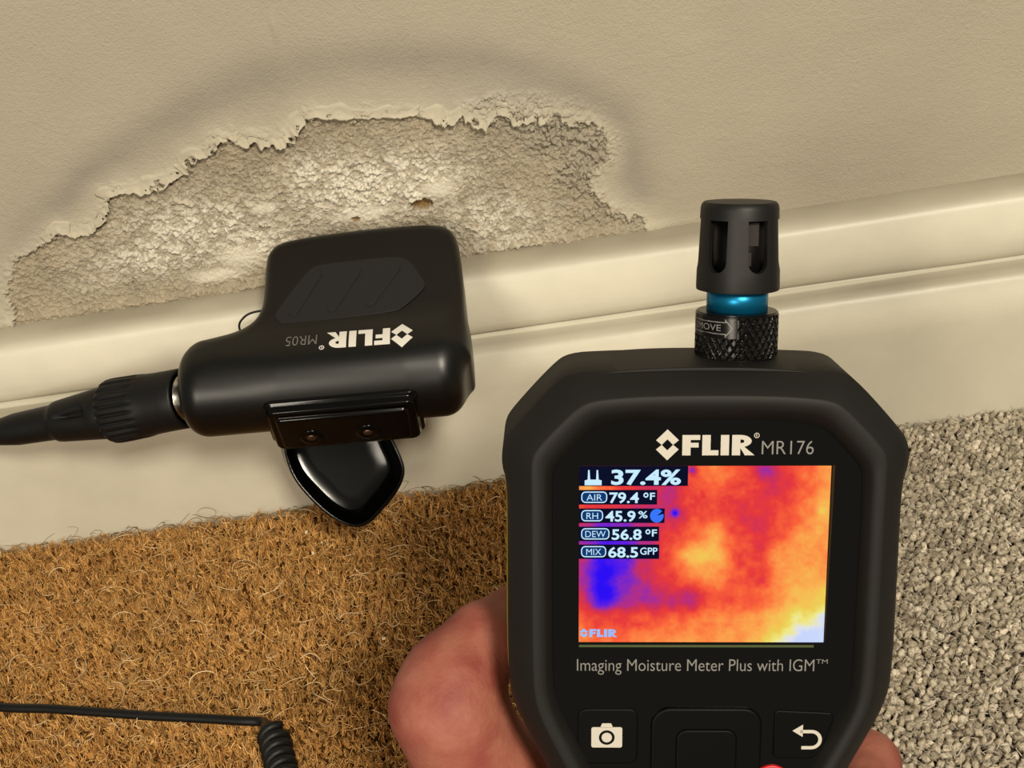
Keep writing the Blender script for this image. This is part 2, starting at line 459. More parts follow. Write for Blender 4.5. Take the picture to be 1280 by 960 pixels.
Cb = Cb*(1-holem[:, None])+ochre[None]*holem[:, None]  # raw ochre of the holes, darkened to paint in their shade
Cc = np.where(bare[:, None] > .5, Cb, Cc)
nx, nz = len(xs), len(zs); I = np.arange(nx*nz).reshape(nx, nz)
Q = np.stack([I[:-1, :-1], I[1:, :-1], I[1:, 1:], I[:-1, 1:]], -1).reshape(-1, 4)
wall = fast_mesh('wall_back', np.stack([X, -H, Z], 1), Q, M_wall)
set_col(wall, 'albedo', np.clip(Cc, 0, 1)); tag(wall, kind='structure')
grit = np.clip(.35+bare*(1-.7*smooth_p)*.65+crum*.3, 0, 1)
set_col(wall, 'grit', np.stack([grit]*3, 1))
_n = M_wall.node_tree; _b = [x for x in _n.nodes if x.type == 'BUMP'][0]; _b.inputs['Distance'].default_value = .0011
_a = _n.nodes.new('ShaderNodeAttribute'); _a.attribute_name = 'grit'; _n.links.new(_a.outputs['Fac'], _b.inputs['Strength'])

# peeling flakes: lifted ragged paint sheets overhanging the bare plaster
ed = dense(edge[:34], .0006)
arc = np.concatenate([[0], np.cumsum(np.linalg.norm(np.diff(ed, axis=0), axis=1))])
Tn = np.gradient(ed, axis=0); Tn /= np.linalg.norm(Tn, axis=1)[:, None]
ks = np.ones(15)/15
Tn = np.stack([np.convolve(np.pad(Tn[:, i], 7, 'edge'), ks, 'valid') for i in (0, 1)], 1); Tn /= np.linalg.norm(Tn, axis=1)[:, None]
Nn = np.stack([Tn[:, 1], -Tn[:, 0]], 1)                  # points into the bare patch (down)
def flake(i0, i1, over, liftmax, seed, back=.004):
    idx = np.arange(i0, i1); n = len(idx); rows = 15
    a = arc[idx]; t = np.linspace(0, 1, n); env = np.sin(np.pi*t)**.35
    jag = (fbm(a*500, a*0+seed, seed, 4, .65)-.35)*2.0
    ov = np.clip(over*env*(.35+jag), -.001, over*1.8)
    V = []; C = []
    bk = back*(.35+1.3*vnoise(a*160, a*0+seed+8, seed+6))
    for r in range(rows):
        s = r/(rows-1); d = -bk+(ov+bk)*s
        p = ed[idx]+Nn[idx]*d[:, None]
        lf = .00030+liftmax*env*s**2.6*(.5+vnoise(a*220, a*0+seed+2, seed+5)) + .00030*(fbm(p[:, 0]*900, p[:, 1]*900, seed+9, 2)-.5)
        lf = lf*sstep(-.02, .12, s*np.ones(n))-.0010*(1-sstep(0, .25, s*np.ones(n)))
        V.append(np.stack([p[:, 0], -lf-.0003, p[:, 1]], 1))
        C.append((pale*s**1.2+(paint*.3+pale*.7)*(1-s**1.2))[None]*(.94+.18*(fbm(p[:, 0]*300, p[:, 1]*300, seed+3, 3)-.3))[:, None])
    V = np.vstack(V); C = np.vstack(C); G = np.arange(rows*n).reshape(rows, n)
    q = np.stack([G[:-1, :-1], G[1:, :-1], G[1:, 1:], G[:-1, 1:]], -1).reshape(-1, 4)
    cen = V[q].mean(1); hol = fbm(cen[:, 0]*420, cen[:, 2]*420, seed+13, 2)
    rr = np.repeat(np.arange(rows-1), n-1)/(rows-2)
    q = q[~((hol > .74) & (rr > .45))]
    o = fast_mesh('paint_flake', V, q, M_wall, wall)
    m = o.modifiers.new('thickness', 'SOLIDIFY'); m.thickness = .00025; m.offset = 0
    set_col(o, 'albedo', C)
def near_i(px, py):
    c = np.array(wp(px, py)); return int(np.argmin(np.linalg.norm(ed-c, axis=1)))
for (a, b, ov, lf, sdn) in (((58, 302), (91, 292), .0012, .0012, 101), ((74, 287), (136, 250), .0026, .0019, 103), ((134, 250), (232, 213), .0018, .0016, 107),
                            ((228, 215), (262, 190), .0024, .0019, 109), ((258, 192), (300, 176), .0020, .0017, 113), ((292, 172), (384, 148), .0042, .0026, 127),
                            ((381, 148), (445, 146), .0012, .0013, 131), ((440, 146), (526, 142), .0009, .0011, 137), ((524, 142), (582, 142), .0028, .0018, 139),
                            ((576, 142), (624, 140), .0036, .0020, 149), ((620, 140), (690, 150), .0040, .0020, 151)):
    flake(near_i(*a), near_i(*b), ov, lf, sdn)

# ------------------------------------------------------------------ skirting board
prof = [(.006, .1066), (0, .1064), (-.0030, .1060), (-.0070, .1054), (-.0105, .1045), (-.0128, .1032), (-.0142, .1012), (-.0149, .0985), (-.0151, .095), (-.0150, .090), (-.0146, .0850), (-.0138, .0805),
        (-.0126, .0772), (-.0110, .0750), (-.0098, .0741), (-.0097, .0735), (-.0108, .0731), (-.0114, .0727), (-.0120, .0722), (-.0150, .0717), (-.0180, .0708), (-.0200, .0692),
        (-.0211, .0665), (-.0214, .0630), (-.0211, .057), (-.0202, .051), (-.0195, .045), (-.0190, .036), (-.0187, 0), (-.0186, -.008), (.006, -.008)]
prof = np.array(prof); xsn = np.arange(-.42, .361, .004); n = len(prof)
V = []
for x in xsn:
    w = np.array([vnoise(np.array([x*12]), np.array([k*.35]), 5)[0]-.5 for k in range(n)])
    V.append(np.stack([np.full(n, x), prof[:, 0]+w*.0010*(prof[:, 0] < -.001), prof[:, 1]+w*.0005], 1))
V = np.vstack(V); G = np.arange(len(xsn)*n).reshape(len(xsn), n)
q = np.stack([G[:-1, :-1], G[:-1, 1:], G[1:, 1:], G[1:, :-1]], -1).reshape(-1, 4)
sk = fast_mesh('baseboard_back', V, q, M_skirt); tag(sk, kind='structure')
# cream gloss paint, shade painted in with the dirt on ledges and groove, scuffed towards the floor
shade_dirt = np.array([1, 1, 1, .95, .8, .58, .3, .08, 0, 0, .04, .10, .2, .4, .8, .85, .45, .45, .8, .85, .75, .5, .18, 0, .04, .2, .3, .36, .42, .46, .5])[:n]
P_ = V.reshape(-1, 3); gx_ = P_[:, 0]; di = np.tile(shade_dirt, len(xsn))*(.75+.5*fbm(gx_*25, np.tile(np.arange(n)*.4, len(xsn)), 301, 3))
cream = np.array([.80, .76, .62]); shade_dirt_col = np.array([.25, .215, .155]); ax__ = np.clip(di, 0, 1)[:, None]*.85
set_col(sk, 'albedo', cream*(1-ax__)+shade_dirt_col*ax__)

# ------------------------------------------------------------------ floor, mat, carpet
SEAM = .055
fl = mesh_obj('floor', [(-.6, .01, -.009), (.5, .01, -.009), (.5, -.75, -.009), (-.6, -.75, -.009), (-.6, .01, -.02), (.5, .01, -.02), (.5, -.75, -.02), (-.6, -.75, -.02)],
              [(0, 3, 2, 1), (4, 5, 6, 7), (0, 1, 5, 4), (1, 2, 6, 5), (2, 3, 7, 6), (3, 0, 4, 7)], M_floor, smooth=False)
tag(fl, kind='structure')
def box_obj(name, x0, x1, y0, y1, z0, z1, m, parent=None):
    bm = bmesh.new(); bmesh.ops.create_cube(bm, size=1, matrix=Matrix.Translation(((x0+x1)/2, (y0+y1)/2, (z0+z1)/2)) @ Matrix.Diagonal((x1-x0, y1-y0, z1-z0, 1)))
    return bm_obj(name, bm, m, parent, smooth=False)
matt = empty('coir_doormat', Matrix.Translation((0, 0, 0)), 'brown coir doormat with short bristly pile set against the skirting', 'doormat')
box_obj('backing', -.42, SEAM-.0015, -.36, -.0196, -.0088, -.0045, M_coirbase, matt)
def fibres(name, n, region, length, width, zr, lean, cols, mtl, parent, segs=2, curl=.0, seed=1, clump=None):
    r = np.random.default_rng(seed); x0, x1, y0, y1 = region
    bx = r.uniform(x0, x1, n); by = r.uniform(y0, y1, n); ztop = np.zeros(n)
    ang = r.uniform(0, 2*np.pi, n); lv = r.uniform(*lean, n)
    if clump:
        cl = clump; ci = np.floor(bx/cl); cj = np.floor(by/cl)
        hx = hash_lat(seed+1)[ci.astype(int) % 256, cj.astype(int) % 256]; hy = hash_lat(seed+2)[ci.astype(int) % 256, cj.astype(int) % 256]
        cx = (ci+.2+.6*hx)*cl; cy = (cj+.2+.6*hy)*cl
        k = .52; bx = bx*(1-k)+cx*k; by = by*(1-k)+cy*k
        ca = 2*np.pi*hash_lat(seed+3)[ci.astype(int) % 256, cj.astype(int) % 256]; ang = ca+r.normal(0, .9, n)
        ztop = (hash_lat(seed+4)[ci.astype(int) % 256, cj.astype(int) % 256]-.5)*.0026
    L = r.uniform(*length, n); z0 = r.uniform(*zr, n)+ztop
    d = np.stack([np.cos(ang)*np.sin(lv), np.sin(ang)*np.sin(lv), np.cos(lv)], 1)
    side = np.cross(d, r.normal(size=(n, 3))); side /= np.linalg.norm(side, axis=1)[:, None]
    bend = np.cross(d, side)*r.normal(0, 1, n)[:, None]*curl
    W = width*r.uniform(.6, 1.3, n)
    P = []
    for s in range(segs+1):
        t = s/segs
        c = np.stack([bx, by, z0], 1)+d*(L*t)[:, None]+bend*(L*4*t*(1-t))[:, None]
        w = (W*(1-.7*t))[:, None]*side*.5
        P += [c-w, c+w]
    V = np.stack(P, 1).reshape(-1, 3); base = (np.arange(n)*(2*(segs+1)))[:, None]
    q = np.concatenate([base+np.array([[2*s, 2*s+1, 2*s+3, 2*s+2]]) for s in range(segs)], 0)
    o = fast_mesh(name, V, q, mtl, parent, smooth=False)
    cc = np.array(cols)[r.integers(0, len(cols), n)]*r.uniform(.7, 1.25, n)[:, None]
    cc = cc*(1+.35*(fbm(bx*40, by*40, seed+7, 3)-.5))[:, None]
    set_col(o, 'albedo', np.repeat(np.clip(cc, 0, 1), 2*(segs+1), axis=0)); return o
coir_cols = [(.62, .32, .090), (.72, .40, .13), (.48, .235, .060), (.82, .49, .19), (.30, .14, .034), (.66, .35, .10)]
p = fibres('pile', 225000, (-.345, SEAM, -.30, -.0196), (.0028, .0052), .00048, (-.0046, -.0034), (.05, .75), coir_cols, M_coir, matt, 2, .18, 11, clump=.0031); p['kind'] = 'stuff'
p = fibres('matted_fibre', 42000, (-.345, SEAM, -.30, -.0196), (.0016, .0036), .00036, (-.0030, .0000), (1.1, 1.57), [(.66, .38, .12), (.76, .47, .18), (.54, .29, .085)], M_coir, matt, 2, .3, 12); p['kind'] = 'stuff'
# long pale loose fibres lying on the pile, and a fringe against the skirting
def loose(name, n, reg, Lr, w, cols, seed, zb, edge=False):
    r = np.random.default_rng(seed); V = []; Q = []; C = []; b = 0
    for i in range(n):
        x = r.uniform(reg[0], reg[1]); y = r.uniform(reg[2], reg[3]); z = r.uniform(*zb)
        a = r.uniform(0, 6.28); cv = r.normal(0, 500); L = r.uniform(*Lr); k = 9; ds = L/k
        if edge: a = r.normal(0, .5)+(math.pi if r.random() < .5 else 0)
        pts = []; el = r.normal(.05, .2) if not edge else r.normal(.25, .35)
        for s in range(k+1):
            pts.append((x, y, z)); x += math.cos(a)*ds; y = min(y+math.sin(a)*ds, -.0193); z = max(z+math.sin(el)*ds, -.001); a += cv*ds*.5+r.normal(0, .12); el -= ds*60
        pts = np.array(pts); T = np.gradient(pts, axis=0); T /= np.linalg.norm(T, axis=1)[:, None]+1e-9
        s1 = np.cross(T, [0, 0, 1]); s1 /= np.linalg.norm(s1, axis=1)[:, None]+1e-9; s2 = np.cross(T, s1)
        ww = w*r.uniform(.5, 1.2)
        for j in range(k+1):
            wj = ww*(1-.5*abs(2*j/k-1)**3)
            for q_ in range(3):
                th = 2.094*q_; V.append(pts[j]+wj*.5*(math.cos(th)*s1[j]+math.sin(th)*s2[j]))
        for j in range(k):
            for q_ in range(3):
                Q.append((b+3*j+q_, b+3*j+(q_+1) % 3, b+3*j+3+(q_+1) % 3, b+3*j+3+q_))
        c = np.array(cols[r.integers(len(cols))])*r.uniform(.8, 1.1); C += [c]*(3*(k+1)); b += 3*(k+1)
    o = fast_mesh(name, np.array(V), np.array(Q), M_coir, matt); set_col(o, 'albedo', np.array(C)); o['kind'] = 'stuff'; return o
loose('loose_fibre', 1500, (-.34, SEAM-.005, -.29, -.02), (.004, .019), .00040, [(.80, .54, .26), (.90, .66, .38), (.66, .42, .17)], 31, (.0002, .0016))
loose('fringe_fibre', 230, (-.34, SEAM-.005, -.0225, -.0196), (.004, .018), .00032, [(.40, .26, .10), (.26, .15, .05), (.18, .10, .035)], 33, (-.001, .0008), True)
loose('curled_fibre', 1500, (-.34, SEAM-.005, -.29, -.02), (.003, .008), .00030, [(.78, .48, .17), (.66, .38, .13), (.84, .56, .25)], 35, (-.0005, .0010))

# carpet tufts
bm = bmesh.new(); bmesh.ops.create_icosphere(bm, subdivisions=2, radius=1); bm.verts.ensure_lookup_table()
IV = np.array([v.co[:] for v in bm.verts]); IF = np.array([[v.index for v in f.verts] for f in bm.faces]); bm.free()
box_obj('carpet_backing', SEAM+.0005, .36, -.36, -.0196, -.0088, -.0048, M_carpetbase)
cb = bpy.data.objects['carpet_backing']
r = np.random.default_rng(5); TV = []; TC = []
pitch = .0031; gx = np.arange(SEAM+.002, .30, pitch); gy = np.arange(-.30, -.0200, pitch*.9)
cc = np.array([[x+(j % 2)*pitch*.5, y] for j, y in enumerate(gy) for x in gx]); m = len(cc)
cc = cc+r.normal(0, .00045, cc.shape); cc[:, 1] = np.minimum(cc[:, 1], -.0208)
ang = r.uniform(0, 6.28, m); sx = r.uniform(.0014, .0021, m); sy = r.uniform(.0010, .0016, m); sz = r.uniform(.0016, .0026, m); zc = r.uniform(-.0030, -.0014, m)
tw = IV[None]*np.stack([sx, sy, sz], 1)[:, None, :]
lump = 1+.17*r.normal(size=(m, len(IV)))*.6+.26*np.sin(IV[None, :, 0]*5+ang[:, None]*3)*np.cos(IV[None, :, 1]*4+ang[:, None]*7)+.22*np.sin(IV[None, :, 2]*6+IV[None, :, 0]*4+ang[:, None]*5)
tw = tw*lump[..., None]; tilt = r.normal(0, .45, m)
x1 = tw[..., 0]*np.cos(tilt)[:, None]+tw[..., 2]*np.sin(tilt)[:, None]; z1 = -tw[..., 0]*np.sin(tilt)[:, None]+tw[..., 2]*np.cos(tilt)[:, None]
x2 = x1*np.cos(ang)[:, None]-tw[..., 1]*np.sin(ang)[:, None]; y2 = x1*np.sin(ang)[:, None]+tw[..., 1]*np.cos(ang)[:, None]
TV = np.stack([x2+cc[:, :1], y2+cc[:, 1:], z1+zc[:, None]], -1)
TV = TV.reshape(-1, 3); TF = (IF[None]+(np.arange(m)*len(IV))[:, None, None]).reshape(-1, 3)
carp = fast_mesh('carpet_pile', TV, TF, M_carpet)
base = np.array([[.48, .41, .305], [.58, .505, .39], [.32, .27, .20], [.69, .61, .485], [.51, .44, .335]])[r.integers(0, 5, m)]*r.uniform(.85, 1.12, m)[:, None]
set_col(carp, 'albedo', np.repeat(base, len(IV), axis=0))
tag(carp, 'grey beige loop pile carpet to the right of the handheld meter', 'carpet', kind='stuff')
cb.parent = carp; cb.name = 'backing'; carp['kind'] = 'stuff'

cf = fibres('fuzz', 42000, (SEAM+.002, .30, -.30, -.0185), (.0016, .0045), .00030, (-.0022, .0004), (.6, 1.5), [(.56, .50, .40), (.66, .60, .50), (.40, .35, .27), (.30, .26, .2)], M_coir, carp, 2, .35, 51); cf['kind'] = 'stuff'
# plaster crumbs on the mat
def crumb_mesh(seed):
    r = np.random.default_rng(seed); V = IV*r.uniform(.6, 1.2, 3)*(1+.25*r.normal(size=(len(IV), 1))*.6); return V
for i, (px, py, s) in enumerate(((480, 798, 3.2), (383, 665, 3.0), (391, 691, 2.6), (242, 720, 1.8), (343, 36, 0), (402, 678, 1.6), (560, 612, 1.6), (300, 800, 1.4))):
    if s == 0: continue
    c = on_plane(px, py, 2, .0012); o = mesh_obj('plaster_crumb', crumb_mesh(i)*s*.00028, IF, M_crumb, smooth=False)
    o.location = c
    tag(o, {480: 'largest white plaster crumb on the brown mat left of the thumb', 383: 'white plaster crumb on the mat just below left of the black pin cap'}.get(px, {391: 'second white plaster crumb, just below the one nearest the pin cap', 242: 'tiny pale crumb on the mat halfway between skirting and black cord', 402: 'tiny pale crumb right of the two white ones below the pin cap', 560: 'tiny pale crumb close to the skirting between pin cap and meter', 300: 'tiny pale crumb on the mat above the straight black cord'}.get(px)), 'crumb', 'plaster crumbs fallen on the mat')

# ------------------------------------------------------------------ handheld moisture meter
MO = np.array([0.01693881, -0.25915409, 0.16438171])
MW = np.array([[0.98930017, 0.14498804, 0.01623725], [-0.04181703, 0.38842177, -0.92053238], [-0.13977308, 0.91000384, 0.39032869]])
def mat4(R, t):
    m = Matrix.Identity(4)
    for i in range(3):
        for j in range(3): m[i][j] = float(R[i, j])
        m[i][3] = float(t[i])
    return m
MM = mat4(MW, MO)
meter = empty('moisture_meter', MM, 'black handheld moisture meter with a lit thermal colour screen, held in the hand', 'meter')
mm = .001
X0 = .5
def full(half):                     # half outline, top centre to bottom centre, mirrored about X0
    R_ = [(X0+x, y) for x, y in half]; L_ = [(X0-x, y) for x, y in half[::-1] if x > 0]
    return np.array(R_+L_)
kA = [(0, 43.4), (12, 43.2), (22, 43.0), (31.2, 42.5), (35.2, 39.6), (44.8, 29), (47, 25.5), (47.3, 20.5), (46, 16.5), (46.0, 0), (46.2, -28), (45.5, -38), (41, -48), (35.5, -59), (31, -75), (30, -95), (28, -106), (20, -110), (0, -110.5)]
kAf = [(0, 42.8), (12, 42.6), (21.5, 42.1), (29, 41.0), (33.3, 38.4), (43.2, 28.5), (45.4, 25), (45.6, 20.5), (44.8, 16.5), (44.8, 0), (44.8, -28), (44.1, -38), (39.6, -48), (34, -58.5), (29.6, -75), (28.6, -95), (26.6, -104.6), (19, -108.6), (0, -109)]
kC1 = [(0, 38.9), (12, 38.8), (20, 38.4), (27.5, 37.6), (31, 35.3), (38.9, 27), (40.4, 24), (40.5, 20), (40.4, 16), (40.4, 0), (40.4, -28), (39.6, -37.5), (35, -47.5), (30, -57.5), (26, -74), (25, -94), (23, -101), (17, -104.5), (0, -105)]
kC2 = [(0, 35.1), (12, 35.0), (19, 34.6), (25.2, 33.9), (28.3, 31.8), (35.4, 24.2), (36.8, 21.5), (37.0, 18.5), (37, 15), (37, 0), (37, -28), (36.2, -37), (31.8, -46.5), (27, -56), (23, -73), (22, -92), (20, -98), (15, -101), (0, -101.5)]
kC3 = [(0, 32.6), (12, 32.5), (18.6, 32.1), (24.4, 31.3), (27.4, 29.6), (34, 22.7), (35.3, 20.3), (35.5, 18), (35.5, 15), (35.5, 0), (35.5, -28), (34.8, -36.5), (30.5, -45.5), (25.6, -55), (21.5, -72), (20.5, -91), (18.5, -96.5), (14, -99.5), (0, -100)]
def lp(half, z, it=2):
    P = chaikin(full(half), it); return np.hstack([P, np.full((len(P), 1), z)])*mm
def shrink(half, d, dy=None):
    return [(max(x-d, 0) if x > 0 else 0, y-(d if dy is None else dy) if y > 0 else y+d*(1 if y < -100 else 0)) for x, y in half]
def deepo(half, d): return [(x, y-(0 if d < 5 else 2)) if y > 17 else (max(x-d, 0), y if y > -105 else y+d) for x, y in half]
loft('front_cover', [lp(kC3, -2.2), lp(kC3, .2), lp(kC2, 2.0), lp([(x*1.0+.5 if x else 0, y+.5 if y > 0 else y) for x, y in kC2], 2.9), lp([(x-.5 if x else 0, y-.4 if y > 0 else y) for x, y in kC1], 3.2), lp(kC1, 2.9), lp(kAf, -2.6), lp(kA, -5), lp(kA, -13), lp(deepo(kA, 2.2), -14), lp(deepo(kA, 3.0), -29), lp(deepo(kA, 6), -33)], M_rubber, meter, cap0=False, cap1=True)
def rearo(d, dy):
    return [((x-(d+3.2 if y > 17 else d)) if x > 3 else x, (y-dy-(0 if x < 15 else 1.0)) if y > 17 else (y+d if y < -100 else y)) for x, y in kA]
loft('rear_housing', [lp(rearo(-.5, .9), -13.8), lp(rearo(-.5, .9), -20), lp(rearo(.8, 1.0), -28), lp(rearo(4, 2.5), -34), lp(rearo(8, 6), -36)], M_yellow, meter)
# top cap slab with its parting line
tp = []
for x in np.linspace(-30.0, 30.0, 25): tp.append((x+X0, 43.75-1.9*abs(x/30)**2.6))
tb = [(x, y-2.6) for x, y in tp[::-1]]
loft('top_cap', [np.array([(x*(.955)+.02, y, -4.0) for x, y in tp+tb])*mm, np.array([(x, y, -6.5) for x, y in tp+tb])*mm, np.array([(x, y, -27) for x, y in tp+tb])*mm, np.array([((x-X0)*.96+X0, y-.9, -33) for x, y in tp+tb])*mm], M_rubber, meter, smooth=True, bevel=.0003, angle=35)
# glass and keypad
Pg = [(x, y) for x, y in chaikin(full(kC3), 2)]
glass = [(x, y) for x, y in Pg if y > -34.5]
glass_l = sorted([q for q in glass if q[0] < X0 and q[1] < 15], key=lambda q: q[1]); yb = -34.5
gl = [q for q in Pg if q[1] > yb]
i0 = next(i for i in range(len(Pg)) if Pg[i][1] <= yb); i1 = max(i for i in range(len(Pg)) if Pg[i][1] <= yb)
gpoly = Pg[i1+1:]+Pg[:i0]; gpoly = gpoly+[(36.0, yb), (33, yb-.6), (X0, yb-1.6), (-32, yb-.6), (-35, yb)]
gpoly = [((x-X0)*.998+X0, y*.999) for x, y in gpoly]
prism('display_glass', [(x*mm, y*mm) for x, y in gpoly], -1.5*mm, -.05*mm, M_glass, meter, smooth=False)
kp = [(x, y) for x, y in Pg if y < -33.0]; kp.sort(key=lambda q: math.atan2(q[1]+60, q[0]-X0))
prism('keypad', [(x*mm, y*mm) for x, y in kp], -3.0*mm, -.06*mm, M_glass, meter, smooth=False)
# screen
def SX(zx): return (-28.8+57.6*(zx-52)/1184)*mm
def SY(zy): return (21.6-43.2*(zy-42)/833)*mm
ctrl = np.array([[.42, .42, .42, .40, .32, .52, .57, .48, .34, .42, .52, .60], [.58, .50, .40, .32, .28, .42, .46, .42, .38, .37, .50, .62], [.42, .36, .30, .30, .27, .42, .42, .40, .36, .42, .56, .68],
                 [.20, .10, .10, .25, .40, .50, .62, .43, .36, .50, .62, .63], [.30, .04, .08, .27, .42, .64, .70, .44, .40, .60, .63, .60], [.24, .03, .14, .30, .42, .53, .60, .48, .41, .60, .66, .63],
                 [.36, .06, .20, .26, .30, .33, .46, .47, .50, .60, .72, .82], [.48, .42, .42, .47, .50, .55, .58, .60, .63, .72, .85, .93], [.60, .52, .52, .55, .57, .60, .60, .62, .70, .90, .97, 1.0]])
pal_t = [0, .1, .2, .3, .4, .5, .6, .7, .8, .88, .95, 1.0]
pal = np.array([srgb(*c)[:3] for c in ((45, 15, 245), (92, 32, 225), (150, 45, 165), (203, 48, 88), (230, 58, 58), (250, 98, 58), (252, 146, 72), (248, 184, 84), (236, 208, 86), (240, 232, 130), (222, 226, 235), (200, 214, 252))])
nu, nv = 192, 144
U, Vv = np.meshgrid(np.linspace(0, 1, nu), np.linspace(0, 1, nv), indexing='ij'); u = U.ravel(); v = Vv.ravel()
def bil(u, v):
    wu = u+.05*(fbm(u*9, v*7, 201, 3)-.5); wv = v+.06*(fbm(u*9, v*7, 204, 3)-.5)
    gx = np.clip(wu, 0, 1)*10.999; gy = np.clip(wv, 0, 1)*7.999; i = gx.astype(int); j = gy.astype(int); a = gx-i; b = gy-j
    a = a*a*(3-2*a); b = b*b*(3-2*b); i2 = np.minimum(i+1, 11); j2 = np.minimum(j+1, 8)
    return (ctrl[j, i]*(1-a)+ctrl[j, i2]*a)*(1-b)+(ctrl[j2, i]*(1-a)+ctrl[j2, i2]*a)*b
tval = bil(u, v)
for zx, zy, rr_, dv in ((585, 60, 22, -.34), (508, 262, 18, -.28), (950, 62, 50, -.14), (612, 478, 62, .06), (175, 545, 40, -.1), (190, 640, 45, -.12), (400, 655, 90, -.06), (580, 650, 60, -.08), (1205, 250, 20, .10), (90, 130, 40, .1), (700, 125, 40, .06), (1150, 840, 60, .08)):
    tval = tval+dv*np.exp(-(((u-(zx-52)/1184)*1184)**2+((v-(zy-42)/833)*833)**2)/rr_**2)
tval = tval+(fbm(u*26, v*20, 211, 3)-.5)*.13+(fbm(u*90, v*68, 215, 2)-.5)*.05
tval = np.clip(tval, 0, 1)
Cs = np.stack([np.interp(tval, pal_t, pal[:, i]) for i in range(3)], 1)
G = np.arange(nu*nv).reshape(nu, nv)
q = np.stack([G[:-1, :-1], G[:-1, 1:], G[1:, 1:], G[1:, :-1]], -1).reshape(-1, 4)
M_scr = emit_mat('thermal_display', attr='pixels', strength=1.0)
scr = fast_mesh('thermal_screen', np.stack([(-28.8+57.6*u)*mm, (21.6-43.2*v)*mm, np.full(len(u), .02*mm)], 1), q, M_scr, meter, smooth=False)
set_col(scr, 'pixels', Cs); scr['label'] = 'lit thermal image in orange, red, blue and yellow with readings'
M_sbox = emit_mat('display_black', srgb(12, 16, 40), 1.0)
M_stxt = emit_mat('display_ice_blue', srgb(196, 232, 255), 1.05)
M_spill = emit_mat('display_navy', srgb(18, 58, 110), 1.0)
M_sblue = emit_mat('display_blue', srgb(58, 118, 250), 1.0)
M_swm = emit_mat('display_watermark', srgb(150, 190, 250), 1.0)
def rect(x0, x1, y0, y1): return [(x0, y0), (x1, y0), (x1, y1), (x0, y1)]
z1, z2, z3 = .04*mm, .06*mm, .08*mm
E0 = .000004
def sflat(name, loops, z, m): return flat_shape(name, [[(SX(a), SY(b)) for a, b in L] for L in loops], z, m, None, E0)
def stext(s, x0, x1, y0, y1, z=z3, bold=.012, m=None): return text_mesh(s, (SX(x0), SX(x1), SY(y1), SY(y0)), m or M_stxt, 'text', None, z, E0, bold)
parts = [sflat('b', [rect(52, 565, 42, 134)], z1, M_sbox)]
parts.append(sflat('pins', [[(78, 130), (78, 108), (92, 104), (94, 60), (101, 60), (104, 104), (132, 104), (134, 60), (141, 60), (144, 104), (158, 108), (158, 130)]], z2, M_stxt))
parts.append(stext('37.4%', 203, 532, 58, 130, bold=.03))
join_into('moisture_reading', parts, scr).parent = scr
pill_rows = [('AIR', 152, 421, 185, '79.4', 195, 335, 'F'), ('RH', 238, 458, 166, '45.9', 177, 320, 'pie'), ('DEW', 323, 433, 197, '56.8', 208, 350, 'F'), ('MIX', 407, 435, 182, '68.5', 192, 334, 'GPP')]
for nm, y0, xe, px1, val, vx0, vx1, kind in pill_rows:
    y1 = y0+68
    parts = [sflat('b', [rect(52, xe, y0, y1)], z1, M_sbox)]
    o_ = rrect(62, px1, y0+7, y1-8, 20); i_ = rrect(67, px1-5, y0+12, y1-13, 15)
    parts.append(sflat('ring', [o_, i_], z3, M_stxt)); parts.append(sflat('fill', [i_], z2, M_spill))
    parts.append(stext(nm, 87 if nm != 'DEW' else 82, px1-24 if nm != 'DEW' else px1-18, y0+20, y1-19, bold=-.005))
    parts.append(stext(val, vx0, vx1, y0+11, y1-6, bold=.022))
    if kind == 'F':
        xx = xe-66
        parts.append(sflat('deg', [circ(xx+13, y0+24, 12, 20), circ(xx+13, y0+24, 6, 16)], z3, M_stxt)); parts.append(stext('F', xe-34, xe-10, y0+13, y0+46, bold=.02))
    elif kind == 'pie':
        parts.append(stext('%', 333, 377, y0+12, y0+46, bold=.015))
        parts.append(sflat('pie', [[(421, y0+34)]+[(421+32*math.cos(a), y0+34-32*math.sin(a)) for a in np.linspace(math.radians(40), math.radians(375), 40)]], z3, M_sblue))
    else: parts.append(stext('GPP', 344, 427, y0+14, y0+48, bold=.012))
    join_into('reading_row', parts, scr)
# maker's emblem and lettering
def emblem(cx, cy, w, h):
    p_ = lambda a, b: (cx+a*w/2, cy+b*h/2)
    up = [p_(0, 1), p_(1, .30), p_(.5, 0), p_(0, .36), p_(-.5, 0), p_(-1, .30)]
    dn = [(a, 2*cy-b) for a, b in up]
    return [up, dn]
def letters(x0, x1, y0, y1):
    """heavy FLIR capitals"""
    W = x1-x0; Hh = y1-y0; L = lambda pts: [(x0+a*W, y0+b*Hh) for a, b in pts]
    Fp = L([(0, 0), (0, 1), (.245, 1), (.245, .76), (.115, .76), (.115, .62), (.225, .62), (.225, .39), (.115, .39), (.115, 0)])
    Lp = L([(.275, 0), (.275, 1), (.39, 1), (.39, .25), (.50, .25), (.50, 0)])
    Ip = L([(.53, 0), (.53, 1), (.645, 1), (.645, 0)])
    arcp = [(.80+.155*math.cos(a)*1.0, .70+.30*math.sin(a)) for a in np.linspace(math.pi/2, -math.pi/2.6, 10)]
    Rp = L([(.685, 0), (.685, 1)]+arcp+[(1.0, 0), (.865, 0), (.80, .36), (.80, 0)])
    Rh = L([(.80, .78), (.80, .60)]+[(.815+.04*math.cos(a), .69+.09*math.sin(a)) for a in np.linspace(-math.pi/2, math.pi/2, 6)])
    return [Fp, Lp, Ip], [Rp, Rh]
